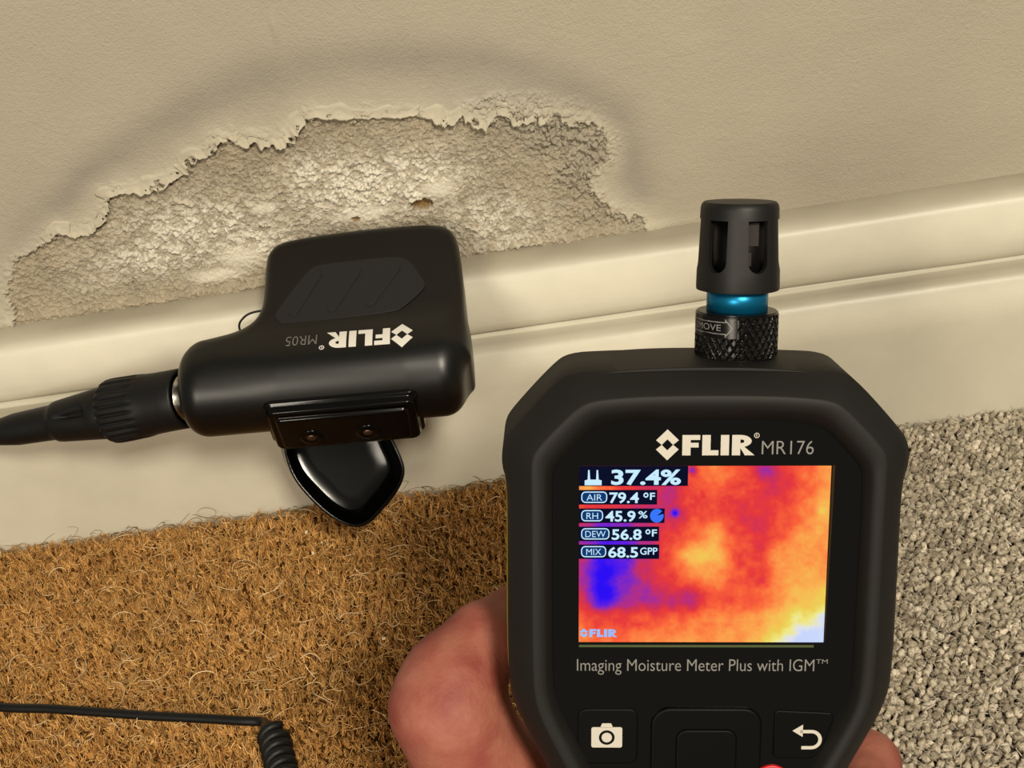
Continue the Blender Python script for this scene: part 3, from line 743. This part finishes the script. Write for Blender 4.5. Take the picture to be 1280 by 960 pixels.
def maker_mark(name, ex, ew, eh, lx0, lx1, ly0, ly1, cy, z, m, parent, ext=.00004, reg=True):
    a, b = letters(lx0, lx1, ly0, ly1); ps = []
    for L in emblem(ex, cy, ew, eh)+a: ps.append(flat_shape('g', [L], z, m, None, ext))
    ps.append(flat_shape('g', b, z, m, None, ext))
    if reg:
        r_ = (ly1-ly0)*.13; ps.append(flat_shape('g', [circ(lx1+r_*.6, ly1-r_*.2, r_, 20), circ(lx1+r_*.6, ly1-r_*.2, r_*.75, 20)], z, m, None, ext))
        ps.append(text_mesh('R', (lx1+r_*.3, lx1+r_*.95, ly1-r_*.65, ly1+r_*.3), m, 't', None, z, ext))
    return join_into(name, ps, parent)
def PX(px): return (-28.8+57.6*(px-724.5)/(315))*mm
zt = 0.0
maker_mark('maker_logo', -8.7*mm, 5.2*mm, 7.3*mm, -5.3*mm, 11.2*mm, 24.1*mm, 28.9*mm, 26.6*mm, zt, M_whitedim, meter)
text_mesh('MR176', (12.8*mm, 24.6*mm, 24.3*mm, 27.5*mm), M_grey, 'model_lettering', meter, zt, .00004, -.008)
join_into('caption_lettering', [text_mesh('Imaging Moisture Meter Plus with IGM', (-29.2*mm, 26.9*mm, -29.9*mm, -25.9*mm), M_grey, 't', None, zt, .00004, -.006),
                                text_mesh('TM', (27.3*mm, 30.0*mm, -27.0*mm, -25.9*mm), M_grey, 't', None, zt, .00004, -.004)], meter)
maker_mark('screen_watermark', SX(77), SX(105)-SX(65), SY(0)-SY(44), SX(103), SX(238), SY(850), SY(812), SY(831), z2, M_swm, scr, E0, reg=False)
M_edge = emit_mat('backlight_leak', srgb(92, 98, 58), 1.0); M_edge2 = emit_mat('backlight_leak_side', srgb(62, 46, 26), 1.0)
flat_shape('backlight_edge', [rect(SX(54), SX(1190), SY(900), SY(889))], .0*mm, M_edge, meter, .00002)
flat_shape('backlight_edge', [[(SX(1242), SY(40)), (SX(1254), SY(40)), (SX(1243), SY(870)), (SX(1240), SY(870))]], .0*mm, M_edge2, meter, .00002)
# buttons
def button(name, pts, z0, z1, m, bevel=.5*mm): return prism(name, [(x*mm, y*mm) for x, y in pts], z0*mm, z1*mm, m, meter, bevel=bevel, seg=3)
camb = button('camera_button', rrect(-29, -14.5, -53, -38.6, 2.2), -1.0, .3, M_key)
L1 = rrect(-25.7, -18.3, -48.6, -43.3, .5); bump_ = [(-23.6, -43.4), (-23.1, -42.3), (-21.0, -42.3), (-20.5, -43.4)]
ic = [flat_shape('i', [[(x*mm, y*mm) for x, y in L1], [(x*mm, y*mm) for x, y in circ(-22, -46, 1.9, 28)]], .32*mm, M_whitedim, None, .00004),
      flat_shape('i', [[(x*mm, y*mm) for x, y in bump_]], .32*mm, M_whitedim, None, .00004), flat_shape('i', [[(x*mm, y*mm) for x, y in circ(-22, -46, 1.25, 24)]], .32*mm, M_whitedim, None, .00004)]
join_into('camera_symbol', ic, camb)
navb = button('navigation_ring', rrect(-11.5, 15, -66, -38.2, 4.5), -1.0, 0.8, M_key, .7*mm)
inn = button('select_button', rrect(-5.5, 9, -60, -43.5, 2.5), 0.5, 1.5, M_key, .6*mm)
retb = button('return_button', [(18.5, -38.8), (31.5, -39.4), (32.2, -41), (29.5, -50), (27, -51.5), (18.6, -51.5), (17.8, -50.5), (17.8, -39.5)], -1.0, .3, M_key, .5*mm)
def stroke(path, w):
    P = np.array(path, float); T = np.gradient(P, axis=0); T /= np.linalg.norm(T, axis=1)[:, None]; Nn_ = np.stack([-T[:, 1], T[:, 0]], 1)
    return [tuple(a) for a in P+Nn_*w/2]+[tuple(a) for a in (P-Nn_*w/2)[::-1]]
pa = [(24.2, -44.3), (26.6, -44.3)]+[(26.9+2.1*math.cos(a), -46.4+2.1*math.sin(a)) for a in np.linspace(math.pi/2, -math.pi/2, 14)]+[(26.6, -48.5), (24.6, -48.5)]
join_into('return_symbol', [flat_shape('i', [[(x*mm, y*mm) for x, y in stroke(pa, .85)]], .32*mm, M_whitedim, None, .00004),
                            flat_shape('i', [[(x*mm, y*mm) for x, y in [(22.3, -44.1), (24.8, -42.5), (24.8, -45.7)]]], .32*mm, M_whitedim, None, .00004)], retb)
pw = button('power_button', circ(17.8, -57.6, 4.5, 32), -1.4, .6, M_red, .6*mm); pw['label'] = 'round red button at the lower edge'
# temperature and humidity sensor on the top
sx_, sz_ = 9.3*mm, -20.5*mm
def kn(i, a):
    return 1
kr = 9.85
V = []; Fq = []; na = 448; hs = np.linspace(43.2, 54.4, 70)
for i, hh in enumerate(hs):
    for j in range(na):
        a = 2*math.pi*j/na; k1 = abs(((a*32/(2*math.pi))+(hh/3.0)) % 1-.5)*2; k2 = abs(((a*32/(2*math.pi))-(hh/3.0)) % 1-.5)*2
        dep = .42*(1-min(1, min(k1, k2)*2.4)) if 43.9 < hh < 53.8 else .1
        arrow = (51.2 < hh < 55.3) and (-2.9 < ((a-math.pi*.5+math.pi) % (2*math.pi)-math.pi)-1.35 < .35*0)  # flat band for the print
        aa = (a-math.pi/2+math.pi) % (2*math.pi)-math.pi      # 0 = facing the viewer, + to the left
        if 49.0 < hh < 53.9 and .10 < aa < 2.6: dep = .02
        if hh < 43.6 or hh > 54.2: dep = .45
        rr_ = (kr-dep)*mm; V.append((sx_+rr_*math.cos(a), hh*mm, sz_+rr_*math.sin(a)))
for i in range(len(hs)-1):
    for j in range(na):
        k = (j+1) % na; Fq.append((i*na+j, (i+1)*na+j, (i+1)*na+k, i*na+k))
Fq.append(tuple(range(na))); Fq.append(tuple((len(hs)-1)*na+j for j in range(na-1, -1, -1)))
col = mesh_obj('knurled_collar', V, Fq, M_knurl, meter, smooth=False); col['label'] = 'black knurled metal collar'
# arrow and word wrapped on the collar
def wrap(o, r_, shift):
    me = o.data; n_ = len(me.vertices); co = np.zeros(n_*3, np.float32); me.vertices.foreach_get('co', co); co = co.reshape(-1, 3)
    a = (co[:, 0]+shift)/r_; rr2 = r_+.00006; co2 = np.stack([sx_+rr2*np.sin(a), co[:, 1], sz_+rr2*np.cos(a)], 1).astype(np.float32)
    me.vertices.foreach_set('co', co2.ravel()); me.update()
aw = [text_mesh('REMOVE', (-15.2*mm, -5.1*mm, 50.75*mm, 52.25*mm), M_grey, 't', None, 0, 0.0),
      flat_shape('a', [[(x*mm, (y-1.25)*mm) for x, y in [(-15.3, 51.2), (-11, 51.2), (-7, 51.2), (-4.1, 51.2), (-4.1, 50.5), (-2.2, 52.7), (-4.1, 54.9), (-4.1, 54.2), (-7, 54.2), (-11, 54.2), (-15.3, 54.2)]],
                       [(x*mm, (y-1.25)*mm) for x, y in [(-15.1, 51.45), (-11, 51.45), (-7, 51.45), (-3.85, 51.45), (-3.85, 51.15), (-2.55, 52.7), (-3.85, 54.25), (-3.85, 53.95), (-7, 53.95), (-11, 53.95), (-15.1, 53.95)]]], 0, M_grey, None, 0.0)]
# refine so the print follows the curve
for o in aw:
    bm = bmesh.new(); bm.from_mesh(o.data); bmesh.ops.subdivide_edges(bm, edges=[e for e in bm.edges if e.calc_length() > .0012], cuts=4, use_grid_fill=False); bm.to_mesh(o.data); bm.free()
    wrap(o, kr*mm-.00002, 0.0)
join_into('arrow_lettering', aw, col)
lathe('sensor_neck', [(7.25*mm, 54*mm), (7.25*mm, 60.5*mm)], M_blue, meter, 64, 'y', origin=(sx_, 0, sz_))['label'] = 'bright blue metal ring'
gd = lathe('sensor_guard', [(8.5*mm, 59.5*mm), (9.75*mm, 59.5*mm), (9.85*mm, 60.0*mm), (9.75*mm, 64*mm), (9.25*mm, 76*mm), (9.15*mm, 78.6*mm), (8.95*mm, 79.5*mm), (8.4*mm, 80.1*mm), (.01*mm, 80.4*mm), (.01*mm, 78.0*mm), (7.6*mm, 77.8*mm), (8.2*mm, 64*mm), (8.3*mm, 59.7*mm)], M_guard, meter, 96, 'y', origin=(sx_, 0, sz_), cap=False)
bm = bmesh.new(); bm.from_mesh(gd.data)
n_ = 96; vs_ = bm.verts[:]; bm.verts.ensure_lookup_table()
for j in range(n_):
    try: bm.faces.new((bm.verts[12*n_+j], bm.verts[12*n_+(j+1) % n_], bm.verts[(j+1) % n_], bm.verts[j]))
    except ValueError: pass
bmesh.ops.remove_doubles(bm, verts=bm.verts[:], dist=.00004); bmesh.ops.recalc_face_normals(bm, faces=bm.faces[:]); bm.to_mesh(gd.data); bm.free()
cutb = bmesh.new()
for kk in range(6):
    th = math.radians(20+60*kk); c_, s_ = math.sin(th), math.cos(th); w = 2.45*mm
    out_ = [(w*math.cos(a), 66.6*mm+w*math.sin(a)*1.0) for a in np.linspace(math.pi, 2*math.pi, 12)]+[(w, 76.2*mm), (-w, 76.2*mm)]
    va = []; vb = []
    for (tt, yy) in out_:
        for rad_, lst in ((5*mm, va), (14*mm, vb)):
            lst.append(cutb.verts.new((sx_+rad_*c_+tt*s_, yy, sz_+rad_*s_-tt*c_)))
    n2 = len(va); cutb.faces.new(va[::-1]); cutb.faces.new(vb)
    for i in range(n2): cutb.faces.new((va[i], va[(i+1) % n2], vb[(i+1) % n2], vb[i]))
cut = bm_obj('cutter', cutb, M_guard, smooth=False)
cut.parent = meter
bpy.context.view_layer.update()
bo = gd.modifiers.new('slots', 'BOOLEAN'); bo.operation = 'DIFFERENCE'; bo.object = cut; bo.solver = 'EXACT'
bake(gd); bpy.data.objects.remove(cut); gd['label'] = 'black slotted guard cap over the sensor'
bev(gd, .00018, 2, 35)
core = lathe('sensor_core', [(6.0*mm, 59.8*mm), (6.0*mm, 77.2*mm)], mat('sensor_core', srgb(8, 6, 7), rough=.5, spec=.3), meter, 40, 'y', origin=(sx_, 0, sz_))
for nm, (u0, u1, v0, v1) in (('sensor_window', (-1.4, 1.6, 70.2, 75.6)), ('sensor_contact', (-1.0, -.2, 65.6, 68.8))):
    ch = box_obj(nm, u0*mm, u1*mm, v0*mm, v1*mm, 5.4*mm, 6.5*mm, M_core, core)
    ch.data.transform(Matrix.Translation((sx_, 0, sz_)) @ Matrix.Rotation(math.radians(20), 4, 'Y'))

# ------------------------------------------------------------------ impact moisture probe leaning on the wall
a_, b_ = math.radians(-35), math.radians(5)
PR = np.array([[math.cos(b_), -math.sin(b_), 0], [math.sin(b_), math.cos(b_), 0], [0, 0, 1]]) @ np.array([[1, 0, 0], [0, math.cos(a_), -math.sin(a_)], [0, math.sin(a_), math.cos(a_)]])
PWR = CW @ PR; DP = .521
PO = at_depth(440, 420, DP)
probe = empty('moisture_probe', mat4(PWR, PO), 'black pin probe with upside-down white lettering leaning on the damp wall', 'probe')
def to_probe(px, py, D): return (PWR.T @ (at_depth(px, py, D)-PO))
def pl(px, py, z):                 # point of the probe's own plane Z = z (mm)
    d = PWR.T @ world_ray(px, py); o_ = PWR.T @ (CAM-PO); t = (z*mm-o_[2])/d[2]; q_ = (o_+t*d)/mm; return (q_[0], q_[1])
blade = [(-33.3, 33), (-32, 38.0), (-28, 42.2), (-15, 44.2), (2, 45.4), (20, 45.7), (35, 45.0), (41.5, 42.5), (44.6, 36), (45.6, 20), (46, -10), (45.6, -26), (-50, -26), (-56, -9.5), (-50, -6.6), (-44, -4.0), (-39.5, -.5), (-36, 4), (-34, 9), (-33.3, 16)]
blade = chaikin(blade, 1)
def f_probe(P):
    x, y, z = P[:, 0], P[:, 1], P[:, 2]
    d2 = sdf_poly(P[:, :2], blade); r0 = 5.0
    qx = np.maximum(d2+r0, 0); qz = np.maximum(np.abs(z)-14.0+r0, 0)
    d1 = np.minimum(np.maximum(d2+r0, np.abs(z)-14+r0), 0)+np.hypot(qx, qz)-r0
    rad = np.hypot(y+20, z); e = 9.0
    ax_ = np.abs(x+10.6)-54.2; dr = rad-18.2
    dc = np.minimum(np.maximum(ax_+e, dr+e), 0)+np.hypot(np.maximum(ax_+e, 0), np.maximum(dr+e, 0))-e
    return smin(d1, dc, 9.0)
V, Q = surface_nets(f_probe, (-68, -41, -20), (49, 48, 20), .9, 3)
body = fast_mesh('body', V*mm, Q, M_plastic, probe)
def face_z(xy):                    # height of the front face over (x, y) in mm
    P = np.column_stack([xy, np.full(len(xy), 24.0)])
    for _ in range(24): P[:, 2] -= f_probe(P)*.9
    return P[:, 2]
def drape(o, off):
    bm = bmesh.new(); bm.from_mesh(o.data); bmesh.ops.triangulate(bm, faces=bm.faces[:])
    for _ in range(4):
        bmesh.ops.subdivide_edges(bm, edges=[e for e in bm.edges if e.calc_length() > .0011], cuts=1); bmesh.ops.triangulate(bm, faces=[f for f in bm.faces if len(f.verts) > 3])
    bm.to_mesh(o.data); bm.free()
    me = o.data; n_ = len(me.vertices); co = np.zeros(n_*3, np.float32); me.vertices.foreach_get('co', co); co = co.reshape(-1, 3)
    co[:, 2] += (face_z(co[:, :2]/mm)*mm+off).astype(np.float32); me.vertices.foreach_set('co', co.ravel()); me.update()
padP = [(-26, -1.5), (-27.8, 1.4), (-27.3, 4.3), (-15.5, 23.2), (-12.5, 25.4), (-8, 26.1), (17.5, 26.9), (23, 25.6), (26, 22.6), (30.8, 12.6), (31, 9.4), (22, .6), (18.5, -1.2), (0, -2.0), (-23, -3.2)]
pp = chaikin(padP, 2)
gp = prism('grip_pad', pp*mm, 13.2*mm, 14.7*mm, M_pad, probe, bevel=.0004, seg=2)
for sx0, sx1 in (((-11.5, 20.7), (-20.6, 2.6)), ((3.9, 20.6), (-5.6, 3.0)), ((19.4, 20.3), (9.2, 4.0))):
    A = np.array(sx0); B = np.array(sx1); d = (B-A)/np.linalg.norm(B-A); nn = np.array([-d[1], d[0]])
    outl = [A+nn*1.9*math.cos(t)-d*1.9*math.sin(t) for t in np.linspace(0, math.pi, 9)]+[B+nn*1.9*math.cos(t)-d*1.9*math.sin(t) for t in np.linspace(math.pi, 2*math.pi, 9)]
    prism('grip_rib', np.array(outl)*mm, 14.5*mm, 15.15*mm, M_pad, gp, bevel=.00025, seg=2)
# lettering, upside down as the probe is turned round
def flip_text(o, cx, cy):
    me = o.data; me.transform(Matrix.Translation((cx, cy, 0)) @ Matrix.Rotation(math.pi, 4, 'Z') @ Matrix.Translation((-cx, -cy, 0)))
def mark180():
    a, b = letters(-16.0*mm, 9.0*mm, -5.0*mm, 5.0*mm)   # local box, then turned
lcx, lcy = 4.0, -15.4
aL, bL = letters(-13.1, 11.0, -4.3, 4.3)
sc = lambda L: [(x*mm, y*mm) for x, y in L]
gl_ = [flat_shape('g', [sc(L)], 0, M_white, None, .00003) for L in emblem(-17.6, 0, 8.2, 12.4)+aL]+[flat_shape('g', [sc(L) for L in bL], 0, M_white, None, .00003)]
gl_.append(flat_shape('g', [sc(circ(12.6, 3.6, 1.0, 20)), sc(circ(12.6, 3.6, .72, 20))], 0, M_white, None, .00003))
gl_.append(text_mesh('R', (12.25*mm, 12.95*mm, 3.1*mm, 4.1*mm), M_white, 't', None, 0, .00003))
gl_.append(text_mesh('MR05', (14.6*mm, 26.4*mm, -3.6*mm, 1.7*mm), M_greydim, 't', None, 0, .00003, -.006))
lg = join_into('maker_lettering', gl_, probe)
lg.data.transform(Matrix.Translation((lcx*mm, lcy*mm, 0)) @ Matrix.Rotation(math.pi+math.radians(-1.0), 4, 'Z')); drape(lg, .00010)
lg['label'] = 'white and grey lettering, upside down'
# strike plate on the end face, with two screws
def ring_y(x0, x1, z0, z1, y, r_, n=5): return [(x, y, z) for x, z in rrect(x0, x1, z0, z1, r_, n)]
def sc3(L): return np.array(L)*mm
px0, px1, pz0, pz1 = -31.0, 23.5, -16.5, 8.5
pl_ = loft('strike_plate', [sc3(ring_y(px0-2, px1+3, pz0-1, pz1+1.8, -28, 4)), sc3(ring_y(px0-2, px1+3, pz0-1, pz1+1.8, -36.2, 4)), sc3(ring_y(px0-.5, px1+1.5, pz0, pz1+.8, -37.5, 3.5)),
                            sc3(ring_y(px0, px1+1, pz0+.2, pz1+.3, -39.6, 3)), sc3(ring_y(px0+.8, px1+.2, pz0+1, pz1-.6, -40.3, 2.6)), sc3(ring_y(px0+2.5, px1-1.6, pz0+2.6, pz1-2.4, -40.2, 2)),
                            sc3(ring_y(px0+3.0, px1-2.2, pz0+3.1, pz1-3.0, -41.3, 2)), sc3(ring_y(px0+3.6, px1-2.8, pz0+3.7, pz1-3.6, -41.7, 1.8))], M_gloss, probe)
bev(pl_, .0004, 2, 20)
for cx, cz in ((-16.5, -6.5), (5.0, -6.2)):
    lathe('screw', [(.01*mm, -41.9*mm), (1.6*mm, -41.95*mm), (2.0*mm, -42.3*mm), (3.0*mm, -42.5*mm), (4.4*mm, -42.1*mm), (4.9*mm, -41.6*mm)][::-1], M_gloss, pl_, 32, 'y', origin=(cx*mm, 0, cz*mm))
    lathe('screw_centre', [(1.9*mm, -41.8*mm), (1.6*mm, -42.35*mm), (.01*mm, -42.5*mm)], mat('screw_steel', srgb(120, 95, 85), rough=.3, metal=.9), pl_, 24, 'y', origin=(cx*mm, 0, cz*mm))
# pins reaching into the wall
for px_ in (-4, 16):
    tube('pin', [(px_*mm, 43*mm, -3*mm), (px_*mm, 47.5*mm, -3*mm), (px_*mm, 50*mm, -3*mm)], np.array([1.2, 1.1, .1])*mm, M_steel, probe, 12)
# glossy pin cap hanging below, open towards the room
cap_px = [(352, 548), (357, 575), (366, 598), (385, 622), (410, 645), (432, 657), (447, 660), (462, 655), (476, 640), (492, 622), (503, 604), (507, 588), (503, 573), (495, 556), (480, 520), (420, 515), (370, 522)]
def cap_loop(off, D, sh=(0, 0), k=1.0):
    P = chaikin(np.array(cap_px, float), 2); c = np.array([430, 585.]); out = []
    for q_ in P:
        v_ = q_-c; L = np.linalg.norm(v_); q2 = c+v_*k*(L-off)/L+np.array(sh); out.append(to_probe(q2[0], q2[1], D))
    return np.array(out)
Dc = .545
capo = loft('pin_cap', [cap_loop(32, Dc+.0120, (-3, -4), .88), cap_loop(15, Dc+.0120, (-3, -4), .93), cap_loop(11.5, Dc+.0115, (-3, -4), .94), cap_loop(8.5, Dc+.009, (-2, -3), .96), cap_loop(5.5, Dc+.001), cap_loop(4.0, Dc-.0005), cap_loop(1.5, Dc-.0006), cap_loop(0, Dc+.001), cap_loop(0, Dc+.009, (-5, -5), .99), cap_loop(6, Dc+.015, (-9, -8), .96), cap_loop(24, Dc+.019, (-10, -9), .9)], M_gloss, probe)
capo['label'] = 'glossy black pin cap, pointed and hollow, hanging below'
# wire loop of the tether behind the grip
wl = [(372, 392, .53), (352, 387, .53), (330, 388, .531), (312, 392, .531), (302, 400, .531), (299, 408, .530), (303, 417, .529), (315, 423, .528), (330, 424, .527)]
tube('wire_loop', catmull([to_probe(*q_) for q_ in wl], 8), .00045, M_cable, probe, 8)

# ------------------------------------------------------------------ probe cable: plug, strain relief, cord, coil
cable = empty('probe_cable', mat4(np.eye(3), at_depth(229, 498, .52)), 'black cable with ribbed plug in the probe, running to a coil on the mat', 'cable')
CO = at_depth(229, 498, .52)
A0 = at_depth(243, 495.5, .518); B0 = at_depth(-20, 544, .548)
axv = (B0-A0)/np.linalg.norm(B0-A0); sidev = np.cross(axv, CW[:, 2]); sidev /= np.linalg.norm(sidev); nv_ = np.cross(axv, sidev)
def axial(name, prof, m, n=96, mod=None):
    V = []; Fc = []
    for i, (r_, s_) in enumerate(prof):
        for j in range(n):
            a = 2*math.pi*j/n; rr_ = r_*(mod(i, a, s_) if mod else 1)
            V.append(A0-CO+axv*s_*mm+(sidev*math.cos(a)+nv_*math.sin(a))*rr_*mm)
    k = len(prof)
    for i in range(k-1):
        for j in range(n):
            j2 = (j+1) % n; Fc.append((i*n+j, i*n+j2, (i+1)*n+j2, (i+1)*n+j))
    Fc.append(tuple(range(n))); Fc.append(tuple((k-1)*n+j for j in range(n)))
    bm = bmesh.new(); vs = [bm.verts.new(v) for v in V]
    for f in Fc: bm.faces.new([vs[i] for i in f])
    return bm_obj(name, bm, m, cable)
axial('metal_ring', [(8.6, -2), (8.6, 3.4), (9.4, 3.6), (9.4, 4.6), (8.6, 4.8), (8.6, 12)], M_steel)['label'] = 'bright steel ring'
def flute(i, a, s): 
    if s < 21: return 1
    k = sstep(np.array(21.), np.array(25.), np.array(float(s))); c = math.cos(a*22); return 1-.085*float(k)*max(0, c)**.6
prof = [(9.9, 12), (10.3, 4.6), (10.9, 4.0), (11.7, 4.1), (12.0, 5.0), (12.0, 10), (12.1, 16), (12.3, 20), (12.6, 21.5), (12.8, 24), (12.9, 27), (13.05, 31), (13.1, 35), (12.9, 37), (12.4, 38.1), (11.3, 38.6)]
axial('plug_sleeve', prof, M_cable, 176, flute)
def dent(i, a, s):
    d = 1
    for a0 in (0, 2*math.pi/3*1, 4*math.pi/3): 
        da = (a-a0+1.45+math.pi) % (2*math.pi)-math.pi
        if 44 < s < 59:
            w = .07+.20*(59-s)/15; e = math.exp(-(da/w)**2)*min(1, (s-44)/1.5); d -= .26*e
    return d
axial('strain_relief', [(10.6, 38), (10.8, 39), (10.6, 42), (10.4, 43.9), (10.38, 44.4), (10.3, 45.2), (10.1, 47), (9.8, 50), (9.5, 53), (9.2, 56), (8.9, 59), (8.6, 62), (8.3, 63.6), (7.6, 64.2), (7.3, 66), (7.0, 74), (6.7, 84), (5.0, 96), (3.2, 108), (2.2, 116)], M_cable, 96, dent)
zc_ = .0024
pend = A0+axv*.112
fp = [on_plane(px, py, 2, zc_) for px, py in ((-60, 873), (0, 884), (60, 886), (120, 890), (190, 895), (250, 898), (300, 901), (330, 903))]
rc = .0018; Rcoil = .0044
c0 = on_plane(341, 917, 2, Rcoil+rc+.0005); c1 = on_plane(352, 960, 2, Rcoil+rc+.0005); cdir = (c1-c0); cdir[2] = 0; cdir /= np.linalg.norm(cdir)
hor = np.cross(cdir, [0, 0, 1.]); 
if hor[0] < 0: hor = -hor
turns = 22; pts = []
for t in np.linspace(0, turns, turns*16+1):
    a = 2*math.pi*t+math.radians(35); pts.append(c0+cdir*(t*.0043)+hor*Rcoil*math.cos(a)+np.array([0, 0, 1])*Rcoil*math.sin(a))
pts = np.array(pts)
mid = [pend+axv*.03, pend+axv*.06+np.array([0, -.02, -.008]), np.array([-.44, -.09, .05]), np.array([-.47, -.13, .012]), np.array([-.44, -.17, .004]), np.array([-.36, -.155, .0026])]
lead_in = [pts[0]-hor*.006+np.array([0, .0012, 0]), pts[0]-hor*.002+np.array([0, .0005, .0])]
cord = catmull([pend-axv*.01, pend]+mid+fp+lead_in, 8)
tube('cord', np.vstack([cord, pts[:1]])-CO, rc, M_cable, cable, 12)
tube('coiled_section', pts-CO, rc, M_cable, cable, 12)
tail = catmull([pts[-1], pts[-1]+cdir*.01+np.array([0, 0, -.003]), pts[-1]+cdir*.03+np.array([.01, 0, -.0075]), pts[-1]+cdir*.06+np.array([.04, 0, -.0075])], 8)
tail[:, 2] = np.maximum(tail[:, 2], .0022)
tube('cord_tail', tail-CO, rc, M_cable, cable, 12)

# ------------------------------------------------------------------ hand holding the meter (meter coordinates, mm)
def cone(P, a, b, ra, rb):
    a = np.array(a, float); b = np.array(b, float); d = b-a; t = np.clip(((P-a)@d)/(d@d), 0, 1)
    return np.linalg.norm(P-(a+t[:, None]*d), axis=1)-(ra+(rb-ra)*t)
chains = {
 'thumb': [((-50, -108, -42), 17), ((-53.8, -76, -31), 17.6), ((-61.5, -52, -27), 14.4), ((-60.5, -44.5, -30), 12.0), ((-53, -37, -37), 9.3), ((-44, -35.5, -47), 8.7), ((-32, -34, -48), 7.6)],
 'index': [((12, -86, -58), 11), ((38, -79, -56), 9.6), ((51, -75.5, -41), 9.2), ((46, -75.5, -25), 7.6)],
 'middle': [((10, -100, -58), 11), ((36, -92, -56), 9.6), ((46, -89, -42), 9.0), ((40.5, -90, -24), 7.4)],
 'ring': [((6, -112, -57), 10.5), ((33, -106, -55), 9.2), ((43, -103, -42), 8.4), ((39, -103, -25), 7.0)],
 'little': [((2, -124, -54), 9.8), ((27, -119, -52), 8.0), ((38, -115, -41), 7.2), ((37, -114, -27), 6.2)]}
def f_hand(P):
    d = cone(P, (-20, -82, -58), (-14, -118, -56), 14, 15)
    for q_ in (cone(P, (6, -78, -60), (-6, -120, -56), 12, 14), cone(P, (-50, -112, -44), (-20, -124, -52), 17, 15), cone(P, (-30, -139, -42), (-42, -144, -8), 20, 20), cone(P, (-42, -144, -8), (-60, -152, 110), 20, 27)):
        d = smin(d, q_, 10)
    ch = chains['thumb']; t = None
    for (a, ra), (b, rb) in zip(ch[:-1], ch[1:]):
        c = cone(P, a, b, ra, rb); t = c if t is None else smin(t, c, 5)
    d = smin(d, t, 9)
    for kx in ('index', 'middle', 'ring', 'little'):
        t = None; ch = chains[kx]
        for (a, ra), (b, rb) in zip(ch[:-1], ch[1:]):
            c = cone(P, a, b, ra, rb); t = c if t is None else smin(t, c, 3)
        d = smin(d, t, 2.2 if kx != 'index' else 3)
    # knuckle swelling and hollow of the thumb
    d = smin(d, np.linalg.norm(P-np.array([-65, -50, -26]), axis=1)-10.5, 6)
    return d
V, Q = surface_nets(f_hand, (-100, -185, -80), (66, -8, 140), 1.7, 3)
# keep the skin clear of the case
M_skin = bpy.data.materials.new('skin'); M_skin.use_nodes = True
nt = M_skin.node_tree; N = nt.nodes; L = nt.links; b = N['Principled BSDF']; tc = N.new('ShaderNodeTexCoord')
n1 = N.new('ShaderNodeTexNoise'); n1.inputs['Scale'].default_value = 85; n1.inputs['Detail'].default_value = 5; L.new(tc.outputs['Object'], n1.inputs['Vector'])
cr = N.new('ShaderNodeValToRGB'); cr.color_ramp.elements[0].position = .34; cr.color_ramp.elements[0].color = srgb(140, 70, 60)
cr.color_ramp.elements[1].position = .66; cr.color_ramp.elements[1].color = srgb(163, 101, 84); L.new(n1.outputs['Fac'], cr.inputs['Fac']); L.new(cr.outputs['Color'], b.inputs['Base Color'])
b.inputs['Roughness'].default_value = .6; b.inputs['Specular IOR Level'].default_value = .35; b.inputs['Subsurface Weight'].default_value = .15; b.inputs['Subsurface Radius'].default_value = (1, .35, .2); b.inputs['Subsurface Scale'].default_value = .003
v1 = N.new('ShaderNodeTexVoronoi'); v1.inputs['Scale'].default_value = 900; L.new(tc.outputs['Object'], v1.inputs['Vector'])
bp = N.new('ShaderNodeBump'); bp.inputs['Strength'].default_value = .25; bp.inputs['Distance'].default_value = .0003; L.new(v1.outputs['Distance'], bp.inputs['Height'])
n2 = N.new('ShaderNodeTexNoise'); n2.inputs['Scale'].default_value = 160; L.new(tc.outputs['Object'], n2.inputs['Vector'])
bp2 = N.new('ShaderNodeBump'); bp2.inputs['Strength'].default_value = .3; bp2.inputs['Distance'].default_value = .0012; L.new(n2.outputs['Fac'], bp2.inputs['Height']); L.new(bp.outputs['Normal'], bp2.inputs['Normal'])
L.new(bp2.outputs['Normal'], b.inputs['Normal'])
hand = fast_mesh('hand', V*mm, Q, M_skin)
hand.matrix_world = MM
tag(hand, 'bare hand with reddish thumb gripping the meter from behind', 'hand')
